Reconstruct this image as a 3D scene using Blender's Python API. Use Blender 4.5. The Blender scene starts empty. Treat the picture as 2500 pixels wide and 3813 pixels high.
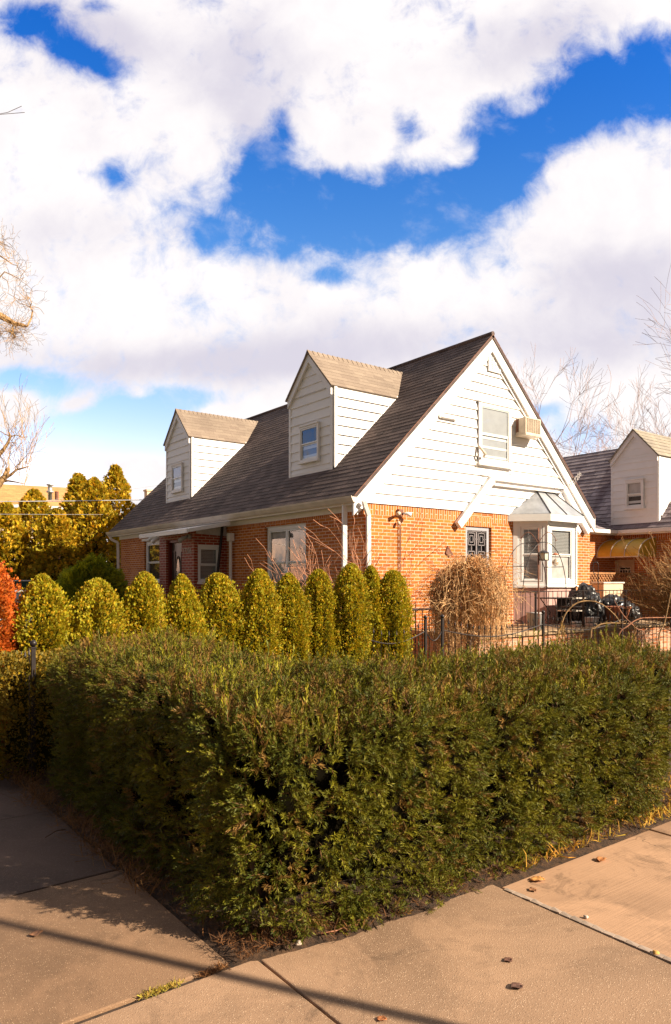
import bpy, bmesh, math, random
import numpy as np
from mathutils import Vector, noise as mnoise

S = bpy.context.scene
COL = S.collection
R = math.radians
rnd = random.Random(7)
rng = np.random.default_rng(11)

# ------------------------------------------------------------------ camera
EYE = 1.7
FX, FY = 0.6043, 0.7968          # heading of the camera
cam_d = bpy.data.cameras.new("camera")
cam = bpy.data.objects.new("camera", cam_d)
COL.objects.link(cam)
S.camera = cam
cam.location = (0, 0, EYE)
cam.rotation_euler = (R(90), 0, -math.atan2(FX, FY))
cam_d.sensor_fit = 'VERTICAL'
cam_d.sensor_height = 36
cam_d.sensor_width = 36
cam_d.lens = 2677 / 3813 * 36
cam_d.shift_y = 0.0665
cam_d.clip_start = 0.05
cam_d.clip_end = 5000

# ------------------------------------------------------------------ exposure
S.view_settings.view_transform = 'Standard'
S.view_settings.look = 'None'
S.view_settings.exposure = 1.15
S.view_settings.gamma = 1.0

# ------------------------------------------------------------------ sun
SUN = Vector((0.44, -0.73, 0.515)).normalized()      # towards the sun
sd = bpy.data.lights.new("sun", 'SUN')
sd.energy = 5.0
sd.angle = R(0.5)
sd.color = (1.0, 0.86, 0.66)
so = bpy.data.objects.new("sun", sd)
COL.objects.link(so)
so.rotation_euler = SUN.to_track_quat('Z', 'Y').to_euler()
so.location = (20, -30, 30)

# ------------------------------------------------------------------ world: clear sky with broken cloud
W = bpy.data.worlds.new("World")
S.world = W
W.use_nodes = True
nt = W.node_tree
nt.nodes.clear()


class NT:
    """small helper to write node graphs"""
    def __init__(s, tree):
        s.t = tree

    def n(s, kind, **kw):
        x = s.t.nodes.new(kind)
        for k, v in kw.items():
            setattr(x, k, v)
        return x

    def link(s, a, b):
        s.t.links.new(a, b)

    def put(s, sock, v):
        if hasattr(v, 'is_output') or isinstance(v, bpy.types.NodeSocket):
            s.link(v, sock)
        else:
            sock.default_value = v

    def m(s, op, a, b=0.0, c=0.0, clamp=False):
        x = s.n('ShaderNodeMath', operation=op)
        x.use_clamp = clamp
        s.put(x.inputs[0], a)
        s.put(x.inputs[1], b)
        s.put(x.inputs[2], c)
        return x.outputs[0]

    def dot(s, a, v):
        x = s.n('ShaderNodeVectorMath', operation='DOT_PRODUCT')
        s.put(x.inputs[0], a)
        s.put(x.inputs[1], v)
        return x.outputs['Value']

    def xyz(s, x_, y_, z_=0.0):
        x = s.n('ShaderNodeCombineXYZ')
        s.put(x.inputs[0], x_); s.put(x.inputs[1], y_); s.put(x.inputs[2], z_)
        return x.outputs[0]

    def noise(s, vec, scale, detail=4, rough=0.5, dist=0.0):
        x = s.n('ShaderNodeTexNoise')
        if vec is not None:
            s.link(vec, x.inputs['Vector'])
        x.inputs['Scale'].default_value = scale
        x.inputs['Detail'].default_value = detail
        x.inputs['Roughness'].default_value = rough
        x.inputs['Distortion'].default_value = dist
        return x.outputs['Fac']

    def mix(s, f, a, b, blend='MIX'):
        x = s.n('ShaderNodeMix', data_type='RGBA', blend_type=blend)
        s.put(x.inputs[0], f)
        s.put(x.inputs[6], a if not isinstance(a, tuple) else (*a[:3], 1))
        s.put(x.inputs[7], b if not isinstance(b, tuple) else (*b[:3], 1))
        return x.outputs[2]

    def ramp(s, f, a, b):
        """smooth 0..1 between a and b"""
        x = s.n('ShaderNodeMapRange', interpolation_type='SMOOTHSTEP')
        s.put(x.inputs['Value'], f)
        x.inputs['From Min'].default_value = a
        x.inputs['From Max'].default_value = b
        return x.outputs['Result']


def sky_world():
    g = NT(nt)
    tc = g.n('ShaderNodeTexCoord')
    D = tc.outputs['Generated']
    d = g.m('MAXIMUM', g.dot(D, (FX, FY, 0)), 0.06)
    r = g.dot(D, (FY, -FX, 0))
    z = g.dot(D, (0, 0, 1))
    U = g.m('DIVIDE', r, d)
    V = g.m('DIVIDE', z, d)
    UV = g.xyz(U, V)

    def blob(x, y, rx, ry, ang=0.0, amp=1.0):
        cu, cv = (x * 1.6026 - 1250) / 2677, (2160 - y * 1.6026) / 2677
        ru, rv = rx * 1.6026 / 2677, ry * 1.6026 / 2677
        mp = g.n('ShaderNodeMapping', vector_type='TEXTURE')
        g.link(UV, mp.inputs['Vector'])
        mp.inputs['Location'].default_value = (cu, cv, 0)
        mp.inputs['Rotation'].default_value = (0, 0, R(ang))
        mp.inputs['Scale'].default_value = (ru, rv, 1)
        vm = g.n('ShaderNodeVectorMath', operation='DOT_PRODUCT')
        g.link(mp.outputs[0], vm.inputs[0]); g.link(mp.outputs[0], vm.inputs[1])
        e = g.m('POWER', 2.718, g.m('MULTIPLY', vm.outputs['Value'], -0.8))
        return g.m('MULTIPLY', e, amp)

    holes = [(650, 470, 135, 95, 0, 1.1), (820, 505, 160, 85, 0, 1.1), (985, 500, 150, 75, 12, 1.1),
             (600, 370, 55, 70, 0, .9), (480, 545, 60, 42, 0, .9), (655, 285, 30, 55, 0, .8),
             (760, 645, 55, 22, 0, .75), (620, 585, 80, 25, 0, .5),
             (1150, 420, 120, 70, 15, 1.1), (1260, 290, 150, 75, 28, 1.2), (1420, 190, 130, 75, 25, 1.2),
             (1550, 170, 110, 95, 0, 1.2), (955, 300, 45, 42, 0, .8), (1130, 300, 60, 60, 0, .6), (940, 400, 70, 40, 0, .6),
             (65, 45, 62, 52, -40, .95), (200, 140, 90, 32, -25, .85), (250, 165, 35, 30, 0, .6), (190, 85, 120, 55, -20, .42), (275, 415, 42, 38, 0, .8), (215, 15, 35, 18, 0, .6),
             (1095, 60, 16, 40, 0, .5),
             (330, 935, 150, 36, 0, 1.0), (150, 1010, 230, 58, 0, 1.25), (330, 1010, 100, 42, 0, 1.1), (60, 895, 100, 26, 0, .9),
             (430, 925, 80, 22, 0, .8), (30, 870, 45, 18, 0, .8), (250, 1085, 260, 50, 0, 1.1), (60, 1080, 150, 55, 0, 1.0),
             (1385, 1015, 70, 38, 15, 1.0), (1265, 955, 40, 17, 15, .8), (1300, 1000, 40, 25, 0, .3), (1600, 1040, 60, 30, 0, .6),
             (-3200, 500, 1800, 900, 0, 1.2)]
    clouds = [(185, 935, 55, 24, 15, 1.3), (310, 1085, 85, 34, 0, 2.0), (25, 960, 62, 42, 0, 1.7), (325, 915, 30, 16, 0, .7),
              (560, 960, 90, 16, 0, .8), (90, 1112, 60, 12, 0, 1.2), (1065, 365, 62, 26, 20, .8), (1240, 250, 75, 22, 32, .75),
              (850, 345, 65, 30, 10, .6), (1000, 260, 45, 55, 0, .7), (690, 300, 30, 60, 0, .25), (575, 430, 40, 14, 20, .4),
              (1440, 130, 22, 30, 0, .6), (1475, 190, 16, 40, 30, .45), (1290, 400, 60, 26, 20, .6), (1000, 345, 40, 20, 0, .4)]

    def total(lst):
        acc = None
        for b in lst:
            v = blob(*b)
            acc = v if acc is None else g.m('ADD', acc, v)
        return acc
    hole = g.m('MINIMUM', g.m('MULTIPLY', total(holes), 1.15), 1.7)
    F = g.m('SUBTRACT', hole, total(clouds))
    nz1 = g.noise(UV, 7.0, 9, 0.60, 0.1)
    nz2 = g.noise(UV, 22.0, 8, 0.66, 0.4)
    nn = g.m('ADD', g.m('MULTIPLY', g.m('SUBTRACT', nz1, 0.5), 2.7), g.m('MULTIPLY', g.m('SUBTRACT', nz2, 0.5), 1.7))
    blue = g.ramp(g.m('ADD', F, nn), 0.05, 1.25)
    veil = g.ramp(g.noise(g.xyz(g.m('ADD', U, g.m('MULTIPLY', V, 0.3)), g.m('MULTIPLY', V, 1.2)), 8.0, 9, 0.62, 0.15), 0.52, 0.78)
    blue = g.m('MULTIPLY', blue, g.m('SUBTRACT', 1.0, g.m('MULTIPLY', veil, 0.38)))
    # thin veil inside the cloud so the blue glimmers through near the rims
    sky = g.n('ShaderNodeTexSky')
    sky.sky_type = 'NISHITA'
    sky.sun_disc = False
    sky.sun_elevation = math.asin(SUN.z)
    sky.sun_rotation = math.atan2(SUN.x, SUN.y)
    sky.air_density = 1.0
    sky.dust_density = 0.3
    sky.ozone_density = 3.0
    hsv = g.n('ShaderNodeHueSaturation')
    hsv.inputs['Saturation'].default_value = 1.35
    hsv.inputs['Value'].default_value = 1.0
    g.link(sky.outputs[0], hsv.inputs['Color'])
    bg1 = g.n('ShaderNodeBackground')
    # paler air low over the horizon, deeper blue aloft
    hz = g.ramp(V, 0.02, 0.85)
    tint = g.mix(hz, (3.9, 1.75, 1.25), (0.55, 0.86, 1.30))
    skyc = g.mix(1.0, hsv.outputs[0], tint, 'MULTIPLY')
    g.link(skyc, bg1.inputs['Color'])
    bg1.inputs['Strength'].default_value = 0.085
    # clouds
    grey_l = [(880, 790, 330, 55, 0, .55), (1430, 650, 190, 80, 10, .75), (1480, 760, 200, 60, 0, .3), (170, 540, 190, 60, 0, .35),
              (420, 850, 330, 45, 0, .7), (560, 120, 110, 130, 0, .55), (1230, 90, 220, 60, 15, .6), (240, 90, 150, 60, -20, .9),
              (620, 270, 90, 110, 0, .5), (1380, 820, 200, 50, 0, .4), (620, 830, 300, 40, 0, .3)]
    gsum = total(grey_l)
    gn = g.noise(UV, 4.5, 8, 0.55, 0.6)
    gn2 = g.noise(UV, 13.0, 9, 0.6, 0.3)
    gfac = g.m('ADD', g.m('MULTIPLY', gsum, 1.0), g.m('ADD', g.m('MULTIPLY', g.m('SUBTRACT', gn, 0.48), 1.1), g.m('MULTIPLY', g.m('SUBTRACT', gn2, .5), .9)))
    gfac = g.ramp(gfac, -0.20, 0.95)
    cc = g.mix(gfac, (1.06, 1.01, 1.0), (0.72, 0.685, 0.785))
    bg2 = g.n('ShaderNodeBackground')
    g.link(cc, bg2.inputs['Color'])
    # unseen cloud behind the viewer is dimmed to cut the ambient light
    ahead = g.ramp(g.dot(D, (FX, FY, 0)), -0.05, 0.40)
    g.link(g.m('ADD', 0.09, g.m('MULTIPLY', ahead, 0.37)), bg2.inputs['Strength'])
    mx = g.n('ShaderNodeMixShader')
    g.link(blue, mx.inputs[0])
    g.link(bg2.outputs[0], mx.inputs[1])
    g.link(bg1.outputs[0], mx.inputs[2])
    out = g.n('ShaderNodeOutputWorld')
    g.link(mx.outputs[0], out.inputs['Surface'])


sky_world()
W.cycles.sampling_method = 'MANUAL'
W.cycles.sample_map_resolution = 512
S.cycles.max_bounces = 6
S.cycles.transparent_max_bounces = 8
S.cycles.sample_clamp_indirect = 6

# ------------------------------------------------------------------ materials
def new_mat(name):
    m = bpy.data.materials.new(name)
    m.use_nodes = True
    m.node_tree.nodes.clear()
    g = NT(m.node_tree)
    out = g.n('ShaderNodeOutputMaterial')
    p = g.n('ShaderNodeBsdfPrincipled')
    g.link(p.outputs[0], out.inputs['Surface'])
    return m, g, p, out


def bump(g, p, h, strength=0.3, dist=0.01):
    b = g.n('ShaderNodeBump')
    b.inputs['Strength'].default_value = strength
    b.inputs['Distance'].default_value = dist
    g.link(h, b.inputs['Height'])
    g.link(b.outputs[0], p.inputs['Normal'])


def plain(name, c, rough=0.6, metal=0.0, var=0.12, scale=6.0, bmp=0.0, dirt=None, spec=0.5):
    m, g, p, out = new_mat(name)
    tc = g.n('ShaderNodeTexCoord')
    nz = g.noise(tc.outputs['Object'], scale, 6, 0.6)
    dark = tuple(x * (1 - var * 2) for x in c)
    light = tuple(min(1, x * (1 + var)) for x in c)
    col = g.mix(g.ramp(nz, 0.3, 0.7), dark, light)
    if dirt:
        nz2 = g.noise(tc.outputs['Object'], scale * 0.35, 8, 0.7, 0.5)
        col = g.mix(g.m('MULTIPLY', g.ramp(nz2, 0.52, 0.75), dirt[3]), col, dirt[:3])
    g.link(col, p.inputs['Base Color'])
    p.inputs['Roughness'].default_value = rough
    p.inputs['Metallic'].default_value = metal
    p.inputs['Specular IOR Level'].default_value = spec
    if 'siding' in name:
        # weather streaks running down the boards, and butt joints every few metres
        mp = g.n('ShaderNodeMapping')
        mp.inputs['Scale'].default_value = (9, 9, 0.7)
        g.link(tc.outputs['Object'], mp.inputs['Vector'])
        sk = g.noise(mp.outputs[0], 1.0, 7, 0.7)
        col = g.mix(g.m('MULTIPLY', g.ramp(sk, 0.58, 0.82), 0.16), col, (0.46, 0.40, 0.34))
        g.link(col, p.inputs['Base Color'])
        bump(g, p, g.noise(tc.outputs['Object'], 1.6, 3, 0.5), 0.25, 0.02)
    if bmp:
        bump(g, p, g.noise(tc.outputs['Object'], scale * 8, 4, 0.6), bmp, 0.004)
    return m


def brick_mat(name, c1, c2, mortar, rough=0.85):
    m, g, p, out = new_mat(name)
    uv = g.n('ShaderNodeUVMap')
    tc = g.n('ShaderNodeTexCoord')
    wob = g.n('ShaderNodeTexNoise')
    wob.inputs['Scale'].default_value = 9
    g.link(uv.outputs[0], wob.inputs['Vector'])
    off = g.n('ShaderNodeVectorMath', operation='MULTIPLY_ADD')
    g.link(wob.outputs['Color'], off.inputs[0])
    off.inputs[1].default_value = (0.010, 0.010, 0)
    g.link(uv.outputs[0], off.inputs[2])
    b = g.n('ShaderNodeTexBrick')
    g.link(off.outputs[0], b.inputs['Vector'])
    b.offset = 0.5
    b.inputs['Scale'].default_value = 1.0
    b.inputs['Brick Width'].default_value = 0.2127
    b.inputs['Row Height'].default_value = 0.0677
    b.inputs['Mortar Size'].default_value = 0.0085
    b.inputs['Mortar Smooth'].default_value = 0.25
    b.inputs['Bias'].default_value = -0.1
    b.inputs['Color1'].default_value = (*c1, 1)
    b.inputs['Color2'].default_value = (*c2, 1)
    b.inputs['Mortar'].default_value = (*mortar, 1)
    nz = g.noise(tc.outputs['Object'], 1.3, 6, 0.65)
    fine = g.noise(tc.outputs['Object'], 60, 4, 0.7)
    col = g.mix(g.m('MULTIPLY', g.ramp(nz, 0.42, 0.75), 0.35), b.outputs['Color'], tuple(x * 0.45 for x in c1))
    pat = g.noise(tc.outputs['Object'], 0.7, 8, 0.7, 0.8)
    col = g.mix(g.m('MULTIPLY', g.ramp(pat, 0.55, 0.72), 0.35), col, mortar)
    col = g.mix(g.m('MULTIPLY', g.ramp(fine, 0.45, 0.8), 0.3), col, tuple(min(1, x * 1.5) for x in c1))
    g.link(col, p.inputs['Base Color'])
    p.inputs['Roughness'].default_value = rough
    p.inputs['Specular IOR Level'].default_value = 0.25
    inv = g.m('SUBTRACT', 1.0, b.outputs['Fac'])
    bump(g, p, g.m('ADD', inv, g.m('MULTIPLY', fine, 0.35)), 0.7, 0.006)
    return m


def shingle_mat(name, c1, c2, w, h, stain=None, mortar=None, gap=0.002):
    m, g, p, out = new_mat(name)
    uv = g.n('ShaderNodeUVMap')
    tc = g.n('ShaderNodeTexCoord')
    b = g.n('ShaderNodeTexBrick')
    g.link(uv.outputs[0], b.inputs['Vector'])
    b.offset = 0.37
    b.offset_frequency = 2
    b.squash_frequency = 3
    b.squash = 0.85
    b.inputs['Scale'].default_value = 1.0
    b.inputs['Brick Width'].default_value = w
    b.inputs['Row Height'].default_value = h
    b.inputs['Mortar Size'].default_value = gap
    b.inputs['Mortar Smooth'].default_value = 0.1
    b.inputs['Bias'].default_value = 0.0
    b.inputs['Color1'].default_value = (*c1, 1)
    b.inputs['Color2'].default_value = (*c2, 1)
    b.inputs['Mortar'].default_value = (*(mortar or tuple(x * 0.5 for x in c1)), 1)
    big = g.noise(tc.outputs['Object'], 0.55, 6, 0.65, 0.5)
    fine = g.noise(tc.outputs['Object'], 45, 5, 0.75)
    col = g.mix(g.m('MULTIPLY', g.ramp(big, 0.42, 0.7), 0.45), b.outputs['Color'], tuple(x * 0.62 for x in c2))
    col = g.mix(g.m('MULTIPLY', g.ramp(fine, 0.5, 0.75), 0.35), col, tuple(min(1, x * 1.9) for x in c1))
    if stain:
        mp = g.n('ShaderNodeMapping')
        g.link(uv.outputs[0], mp.inputs['Vector'])
        mp.inputs['Rotation'].default_value = (0, 0, R(14))
        mp.inputs['Scale'].default_value = (1.1, 0.35, 1)
        sn = g.noise(mp.outputs[0], 1.0, 5, 0.6)
        col = g.mix(g.m('MULTIPLY', g.ramp(sn, 0.5, 0.68), 0.75), col, stain)
    g.link(col, p.inputs['Base Color'])
    p.inputs['Roughness'].default_value = 0.9
    p.inputs['Specular IOR Level'].default_value = 0.3
    bump(g, p, g.m('ADD', fine, g.m('MULTIPLY', g.m('SUBTRACT', 1.0, b.outputs['Fac']), 0.8)), 0.6, 0.006)
    return m


def leaf_mat(name, rough=0.55, trans=0.25, gain=1.0, spec=0.4):
    """colour comes from a per-sprig attribute"""
    m, g, p, out = new_mat(name)
    at = g.n('ShaderNodeAttribute')
    at.attribute_name = 'tint'
    col = g.mix(1.0, at.outputs['Color'], (gain, gain, gain), 'MULTIPLY')
    g.link(col, p.inputs['Base Color'])
    p.inputs['Roughness'].default_value = rough
    p.inputs['Specular IOR Level'].default_value = spec
    tr = g.n('ShaderNodeBsdfTranslucent')
    g.link(col, tr.inputs['Color'])
    mx = g.n('ShaderNodeMixShader')
    mx.inputs[0].default_value = trans
    g.link(p.outputs[0], mx.inputs[1]); g.link(tr.outputs[0], mx.inputs[2])
    g.link(mx.outputs[0], out.inputs['Surface'])
    return m


def glass_mat():
    m, g, p, out = new_mat('window glass')
    tr = g.n('ShaderNodeBsdfTransparent')
    tr.inputs[0].default_value = (0.86, 0.88, 0.88, 1)
    gl = g.n('ShaderNodeBsdfGlossy')
    gl.inputs['Roughness'].default_value = 0.02
    lw = g.n('ShaderNodeLayerWeight')
    lw.inputs['Blend'].default_value = 0.5
    refl = g.m('ADD', g.m('MULTIPLY', g.m('POWER', lw.outputs['Facing'], 3.5), 0.6), 0.09, clamp=True)
    tc = g.n('ShaderNodeTexCoord')
    b = g.n('ShaderNodeBump')
    b.inputs['Strength'].default_value = 0.05
    b.inputs['Distance'].default_value = 0.02
    g.link(g.noise(tc.outputs['Object'], 2.0, 2, .5), b.inputs['Height'])
    g.link(b.outputs[0], gl.inputs['Normal'])
    mx = g.n('ShaderNodeMixShader')
    g.link(refl, mx.inputs[0])
    g.link(tr.outputs[0], mx.inputs[1]); g.link(gl.outputs[0], mx.inputs[2])
    g.link(mx.outputs[0], out.inputs['Surface'])
    m.node_tree.nodes.remove(p)
    return m


def concrete_mat(name, base, speck, dark=1.0, broom=False):
    m, g, p, out = new_mat(name)
    tc = g.n('ShaderNodeTexCoord')
    o = tc.outputs['Object']
    big = g.noise(o, 0.9, 7, 0.6, 0.4)
    mid = g.noise(o, 5.0, 6, 0.65, 0.3)
    col = g.mix(g.ramp(big, 0.3, 0.7), tuple(x * 0.72 * dark for x in base), tuple(x * 1.12 * dark for x in base))
    col = g.mix(g.m('MULTIPLY', g.ramp(mid, 0.5, 0.78), 0.4), col, tuple(x * 0.55 * dark for x in base))
    vo = g.n('ShaderNodeTexVoronoi')
    vo.inputs['Scale'].default_value = 120 if not broom else 160
    g.link(o, vo.inputs['Vector'])
    sp = g.ramp(vo.outputs['Distance'], 0.42, 0.12)
    vsep = g.n('ShaderNodeSeparateColor')
    g.link(vo.outputs['Color'], vsep.inputs[0])
    pick = g.ramp(vsep.outputs[0], 0.45, 0.75)
    amt = g.m('MULTIPLY', g.m('MULTIPLY', sp, pick), 0.8 if not broom else 0.25)
    col = g.mix(amt, col, speck)
    pick2 = g.m('MULTIPLY', g.m('MULTIPLY', sp, g.ramp(vsep.outputs[1], 0.7, 0.85)), 0.6 if not broom else .15)
    col = g.mix(pick2, col, tuple(x * 0.3 for x in base))
    st = g.noise(o, 2.3, 9, 0.75, 1.2)
    col = g.mix(g.m('MULTIPLY', g.ramp(st, 0.54, 0.66), 0.60), col, tuple(x * 0.4 for x in base))
    st2 = g.noise(o, 1.1, 8, 0.7, 0.6)
    col = g.mix(g.m('MULTIPLY', g.ramp(st2, 0.48, 0.60), 0.36), col, tuple(x * 1.6 for x in base))
    vc = g.n('ShaderNodeTexVoronoi', feature='DISTANCE_TO_EDGE')
    vc.inputs['Scale'].default_value = 0.55
    wv = g.n('ShaderNodeVectorMath', operation='MULTIPLY_ADD')
    wn = g.n('ShaderNodeTexNoise'); wn.inputs['Scale'].default_value = 3.0; wn.inputs['Detail'].default_value = 6
    g.link(o, wn.inputs['Vector']); g.link(wn.outputs['Color'], wv.inputs[0]); wv.inputs[1].default_value = (.5, .5, 0); g.link(o, wv.inputs[2])
    g.link(wv.outputs[0], vc.inputs['Vector'])
    crack = g.m('MULTIPLY', g.ramp(vc.outputs['Distance'], 0.0035, 0.0008), g.ramp(g.noise(o, 0.8, 2, .5), 0.52, 0.60))
    col = g.mix(g.m('MULTIPLY', crack, 0.7), col, (0.03, 0.02, 0.012))
    g.link(col, p.inputs['Base Color'])
    p.inputs['Roughness'].default_value = 0.82
    p.inputs['Specular IOR Level'].default_value = 0.35
    fine = g.noise(o, 130, 4, 0.7)
    h = g.m('ADD', g.m('MULTIPLY', sp, 0.5), fine)
    if broom:
        mp = g.n('ShaderNodeMapping')
        mp.inputs['Scale'].default_value = (1.5, 90, 1)
        g.link(o, mp.inputs['Vector'])
        h = g.m('ADD', g.noise(mp.outputs[0], 1.0, 3, 0.6), g.m('MULTIPLY', fine, 0.4))
    bump(g, p, h, 0.55, 0.004)
    return m


def soil_mat():
    m, g, p, out = new_mat('soil')
    tc = g.n('ShaderNodeTexCoord')
    o = tc.outputs['Object']
    a = g.noise(o, 14, 9, 0.75)
    col = g.mix(g.ramp(a, 0.35, 0.7), (0.035, 0.02, 0.012), (0.15, 0.075, 0.035))
    g.link(col, p.inputs['Base Color'])
    p.inputs['Roughness'].default_value = 0.95
    bump(g, p, g.noise(o, 60, 8, 0.8), 1.0, 0.03)
    return m


M = {
    'brick': brick_mat('orange brick', (0.55, 0.175, 0.028), (0.37, 0.080, 0.018), (0.68, 0.48, 0.36)),
    'brick_dark': brick_mat('deep red brick', (0.30, 0.05, 0.02), (0.20, 0.03, 0.014), (0.52, 0.42, 0.33)),
    'white': plain('white siding', (0.82, 0.80, 0.80), 0.55, var=0.02, scale=2.0, dirt=(0.55, 0.47, 0.42, 0.12)),
    'trim': plain('white painted trim', (0.80, 0.77, 0.76), 0.5, var=0.02, scale=4.0, dirt=(0.5, 0.42, 0.36, 0.15)),
    'vinyl': plain('white vinyl', (0.78, 0.77, 0.76), 0.35, var=0.01),
    'gutter': plain('cream gutter', (0.66, 0.58, 0.50), 0.4, var=0.06, scale=3, dirt=(0.3, 0.22, 0.16, 0.35)),
    'shingle': shingle_mat('asphalt shingles', (0.155, 0.11, 0.10), (0.075, 0.053, 0.052), 0.30, 0.14),
    'shingle_sunlit': shingle_mat('sunlit asphalt shingles', (0.29, 0.225, 0.175), (0.22, 0.165, 0.13), 0.30, 0.14),  # paler copy of the shingles, sunlight on the dormer roofs put into the colour
    'slate': shingle_mat('slate tiles', (0.40, 0.33, 0.34), (0.19, 0.15, 0.165), 0.26, 0.20, stain=(0.085, 0.05, 0.06), gap=0.006),
    'slate_pale': shingle_mat('pale slate tiles', (0.36, 0.31, 0.24), (0.28, 0.24, 0.2), 0.26, 0.20, gap=0.006),
    'tan_shingle': shingle_mat('orange tan shingles', (0.62, 0.30, 0.12), (0.5, 0.22, 0.09), 0.3, 0.14),
    'glass': glass_mat(),
    'blind': plain('grey window blind', (0.42, 0.40, 0.39), 0.7, var=0.03),
    'sky_curtain': plain('sky-toned net curtain', (0.46, 0.46, 0.49), 0.8, var=0.05, scale=3),  # pale blue-grey tone stands in for sky reflected in the gable window
    'curtain': plain('pale curtain', (0.66, 0.60, 0.58), 0.8, var=0.12, scale=3),
    'room': plain('dark room', (0.035, 0.025, 0.022), 0.9),
    'screen': plain('grey insect screen', (0.20, 0.18, 0.20), 0.8, var=0.05),
    'peach': plain('peach roller blind', (0.55, 0.36, 0.26), 0.8),
    'copper': plain('grey sheet metal', (0.50, 0.52, 0.56), 0.38, 0.55, var=0.12, scale=2.5, dirt=(0.25, 0.22, 0.2, 0.4)),
    'dark': plain('black metal', (0.028, 0.020, 0.020), 0.45, 0.3, var=0.2, scale=20),
    'grey_frame': plain('grey painted steel', (0.34, 0.34, 0.38), 0.5, var=0.05),
    'black_frame': plain('black painted steel', (0.03, 0.025, 0.03), 0.5, var=0.05),
    'door': plain('dark brown door', (0.055, 0.030, 0.022), 0.35, var=0.15),
    'red_wood': plain('dark red painted jamb', (0.16, 0.02, 0.012), 0.5),
    'pink': plain('pink stone tile', (0.56, 0.34, 0.30), 0.55, var=0.08, scale=3),
    'beige': plain('beige plastic', (0.66, 0.55, 0.42), 0.5, var=0.08, dirt=(0.35, 0.22, 0.12, 0.3)),
    'rust': plain('rusty brown metal', (0.20, 0.075, 0.04), 0.7, var=0.2, scale=15),
    'bark': plain('brown bark', (0.17, 0.10, 0.065), 0.9, var=0.25, scale=12, bmp=0.5),
    'bark_gold': plain('sunny bark', (0.42, 0.25, 0.11), 0.85, var=0.25, scale=10, bmp=0.4),
    'twig': plain('reddish twigs', (0.46, 0.20, 0.11), 0.8, var=0.25, scale=5),
    'twig_far': plain('far pinkish twigs', (0.46, 0.31, 0.28), 0.8, var=0.2, scale=1),
    'core': plain('dark shade core', (0.006, 0.005, 0.003), 1.0, spec=0.0),  # near-black, painted as the shade inside the hedge
    'thuja_core': plain('dark thuja interior', (0.030, 0.028, 0.006), 1.0, var=0.3, scale=20, spec=0.0),  # dark tone stands in for shade between the sprays
    'yew': leaf_mat('yew needles', 0.6, 0.15, spec=0.28),
    'thuja': leaf_mat('thuja sprays', 0.6, 0.28),
    'far_leaf': leaf_mat('arborvitae foliage', 0.6, 0.35),
    'litter': leaf_mat('dry litter', 0.85, 0.15),
    'concrete': concrete_mat('exposed aggregate concrete', (0.285, 0.175, 0.108), (0.62, 0.44, 0.30)),
    'concrete_shaded': concrete_mat('shade-darkened weathered concrete', (0.125, 0.078, 0.058), (0.24, 0.17, 0.13), 0.9),  # weathered slabs, darkened further to stand in for the shade on them
    'concrete_new': concrete_mat('smooth broomed concrete', (0.38, 0.225, 0.135), (0.55, 0.4, 0.3), broom=True),
    'soil': soil_mat(),
    'ground': plain('winter lawn', (0.10, 0.085, 0.03), 0.95, var=0.3, scale=2.5, bmp=0.6),
    'joint': plain('joint dirt', (0.05, 0.03, 0.02), 0.95, var=0.3, scale=20, bmp=0.5),
    'sealant': plain('pale joint sealant', (0.36, 0.27, 0.21), 0.7, var=0.15, scale=12),
    'plastic_bag': plain('black plastic', (0.02, 0.019, 0.022), 0.34, var=0.1),
    'terracotta': plain('terracotta', (0.50, 0.17, 0.08), 0.75, var=0.15),
    'white_pot': plain('white ceramic', (0.68, 0.64, 0.62), 0.4),
    'wood': plain('weathered wood', (0.36, 0.21, 0.11), 0.75, var=0.2, scale=8),
    'lattice': plain('brown lattice wood', (0.34, 0.15, 0.05), 0.75, var=0.15),
    'deck': plain('tan stone deck', (0.42, 0.28, 0.16), 0.8, var=0.15, scale=3),
    'yellow': plain('mustard canvas', (0.55, 0.35, 0.035), 0.55, var=0.08, scale=3),
    'cream_wall': plain('cream stucco', (0.70, 0.52, 0.36), 0.85, var=0.06, scale=1),
    'galv': plain('galvanised steel', (0.55, 0.53, 0.52), 0.35, 0.6, var=0.1),
    'green_mesh': plain('dark green privacy mesh', (0.012, 0.055, 0.045), 0.8, var=0.2, scale=4),
    'car_paint': plain('silver car paint', (0.55, 0.54, 0.56), 0.25, 0.3, var=0.03),
    'tyre': plain('tyre rubber', (0.02, 0.02, 0.02), 0.8),
    'car_glass': plain('dark car glass', (0.03, 0.035, 0.045), 0.08),
    'blue': plain('blue plastic', (0.05, 0.35, 0.6), 0.4),
    'stone': plain('pale pebble', (0.50, 0.40, 0.33), 0.8, var=0.2, scale=30),
    'stone_gold': plain('yellow pebble', (0.62, 0.33, 0.08), 0.8, var=0.2, scale=30),
    'number': plain('pale metal numerals', (0.55, 0.42, 0.36), 0.5),
    'number_grey': plain('grey numerals', (0.40, 0.36, 0.35), 0.5),
    'lamp_glass': plain('lantern glass', (0.6, 0.58, 0.45), 0.15),
}

# ------------------------------------------------------------------ helpers
def tag(o, label=None, cat=None, group=None, kind=None):
    if label: o['label'] = label
    if cat: o['category'] = cat
    if group: o['group'] = group
    if kind: o['kind'] = kind
    return o


def empty(name, loc=(0, 0, 0), label=None, cat=None, group=None):
    o = bpy.data.objects.new(name, None)
    COL.objects.link(o)
    o.location = loc
    o.empty_display_size = 0.2
    return tag(o, label, cat, group)


def link_mesh(name, me, mat=None, parent=None, loc=None):
    o = bpy.data.objects.new(name, me)
    COL.objects.link(o)
    if mat is not None and not me.materials:
        me.materials.append(mat)
    if loc is not None:
        o.location = loc
    if parent is not None:
        o.parent = parent
        if loc is None:
            o.location = -Vector(parent_world(parent))
    return o


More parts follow.
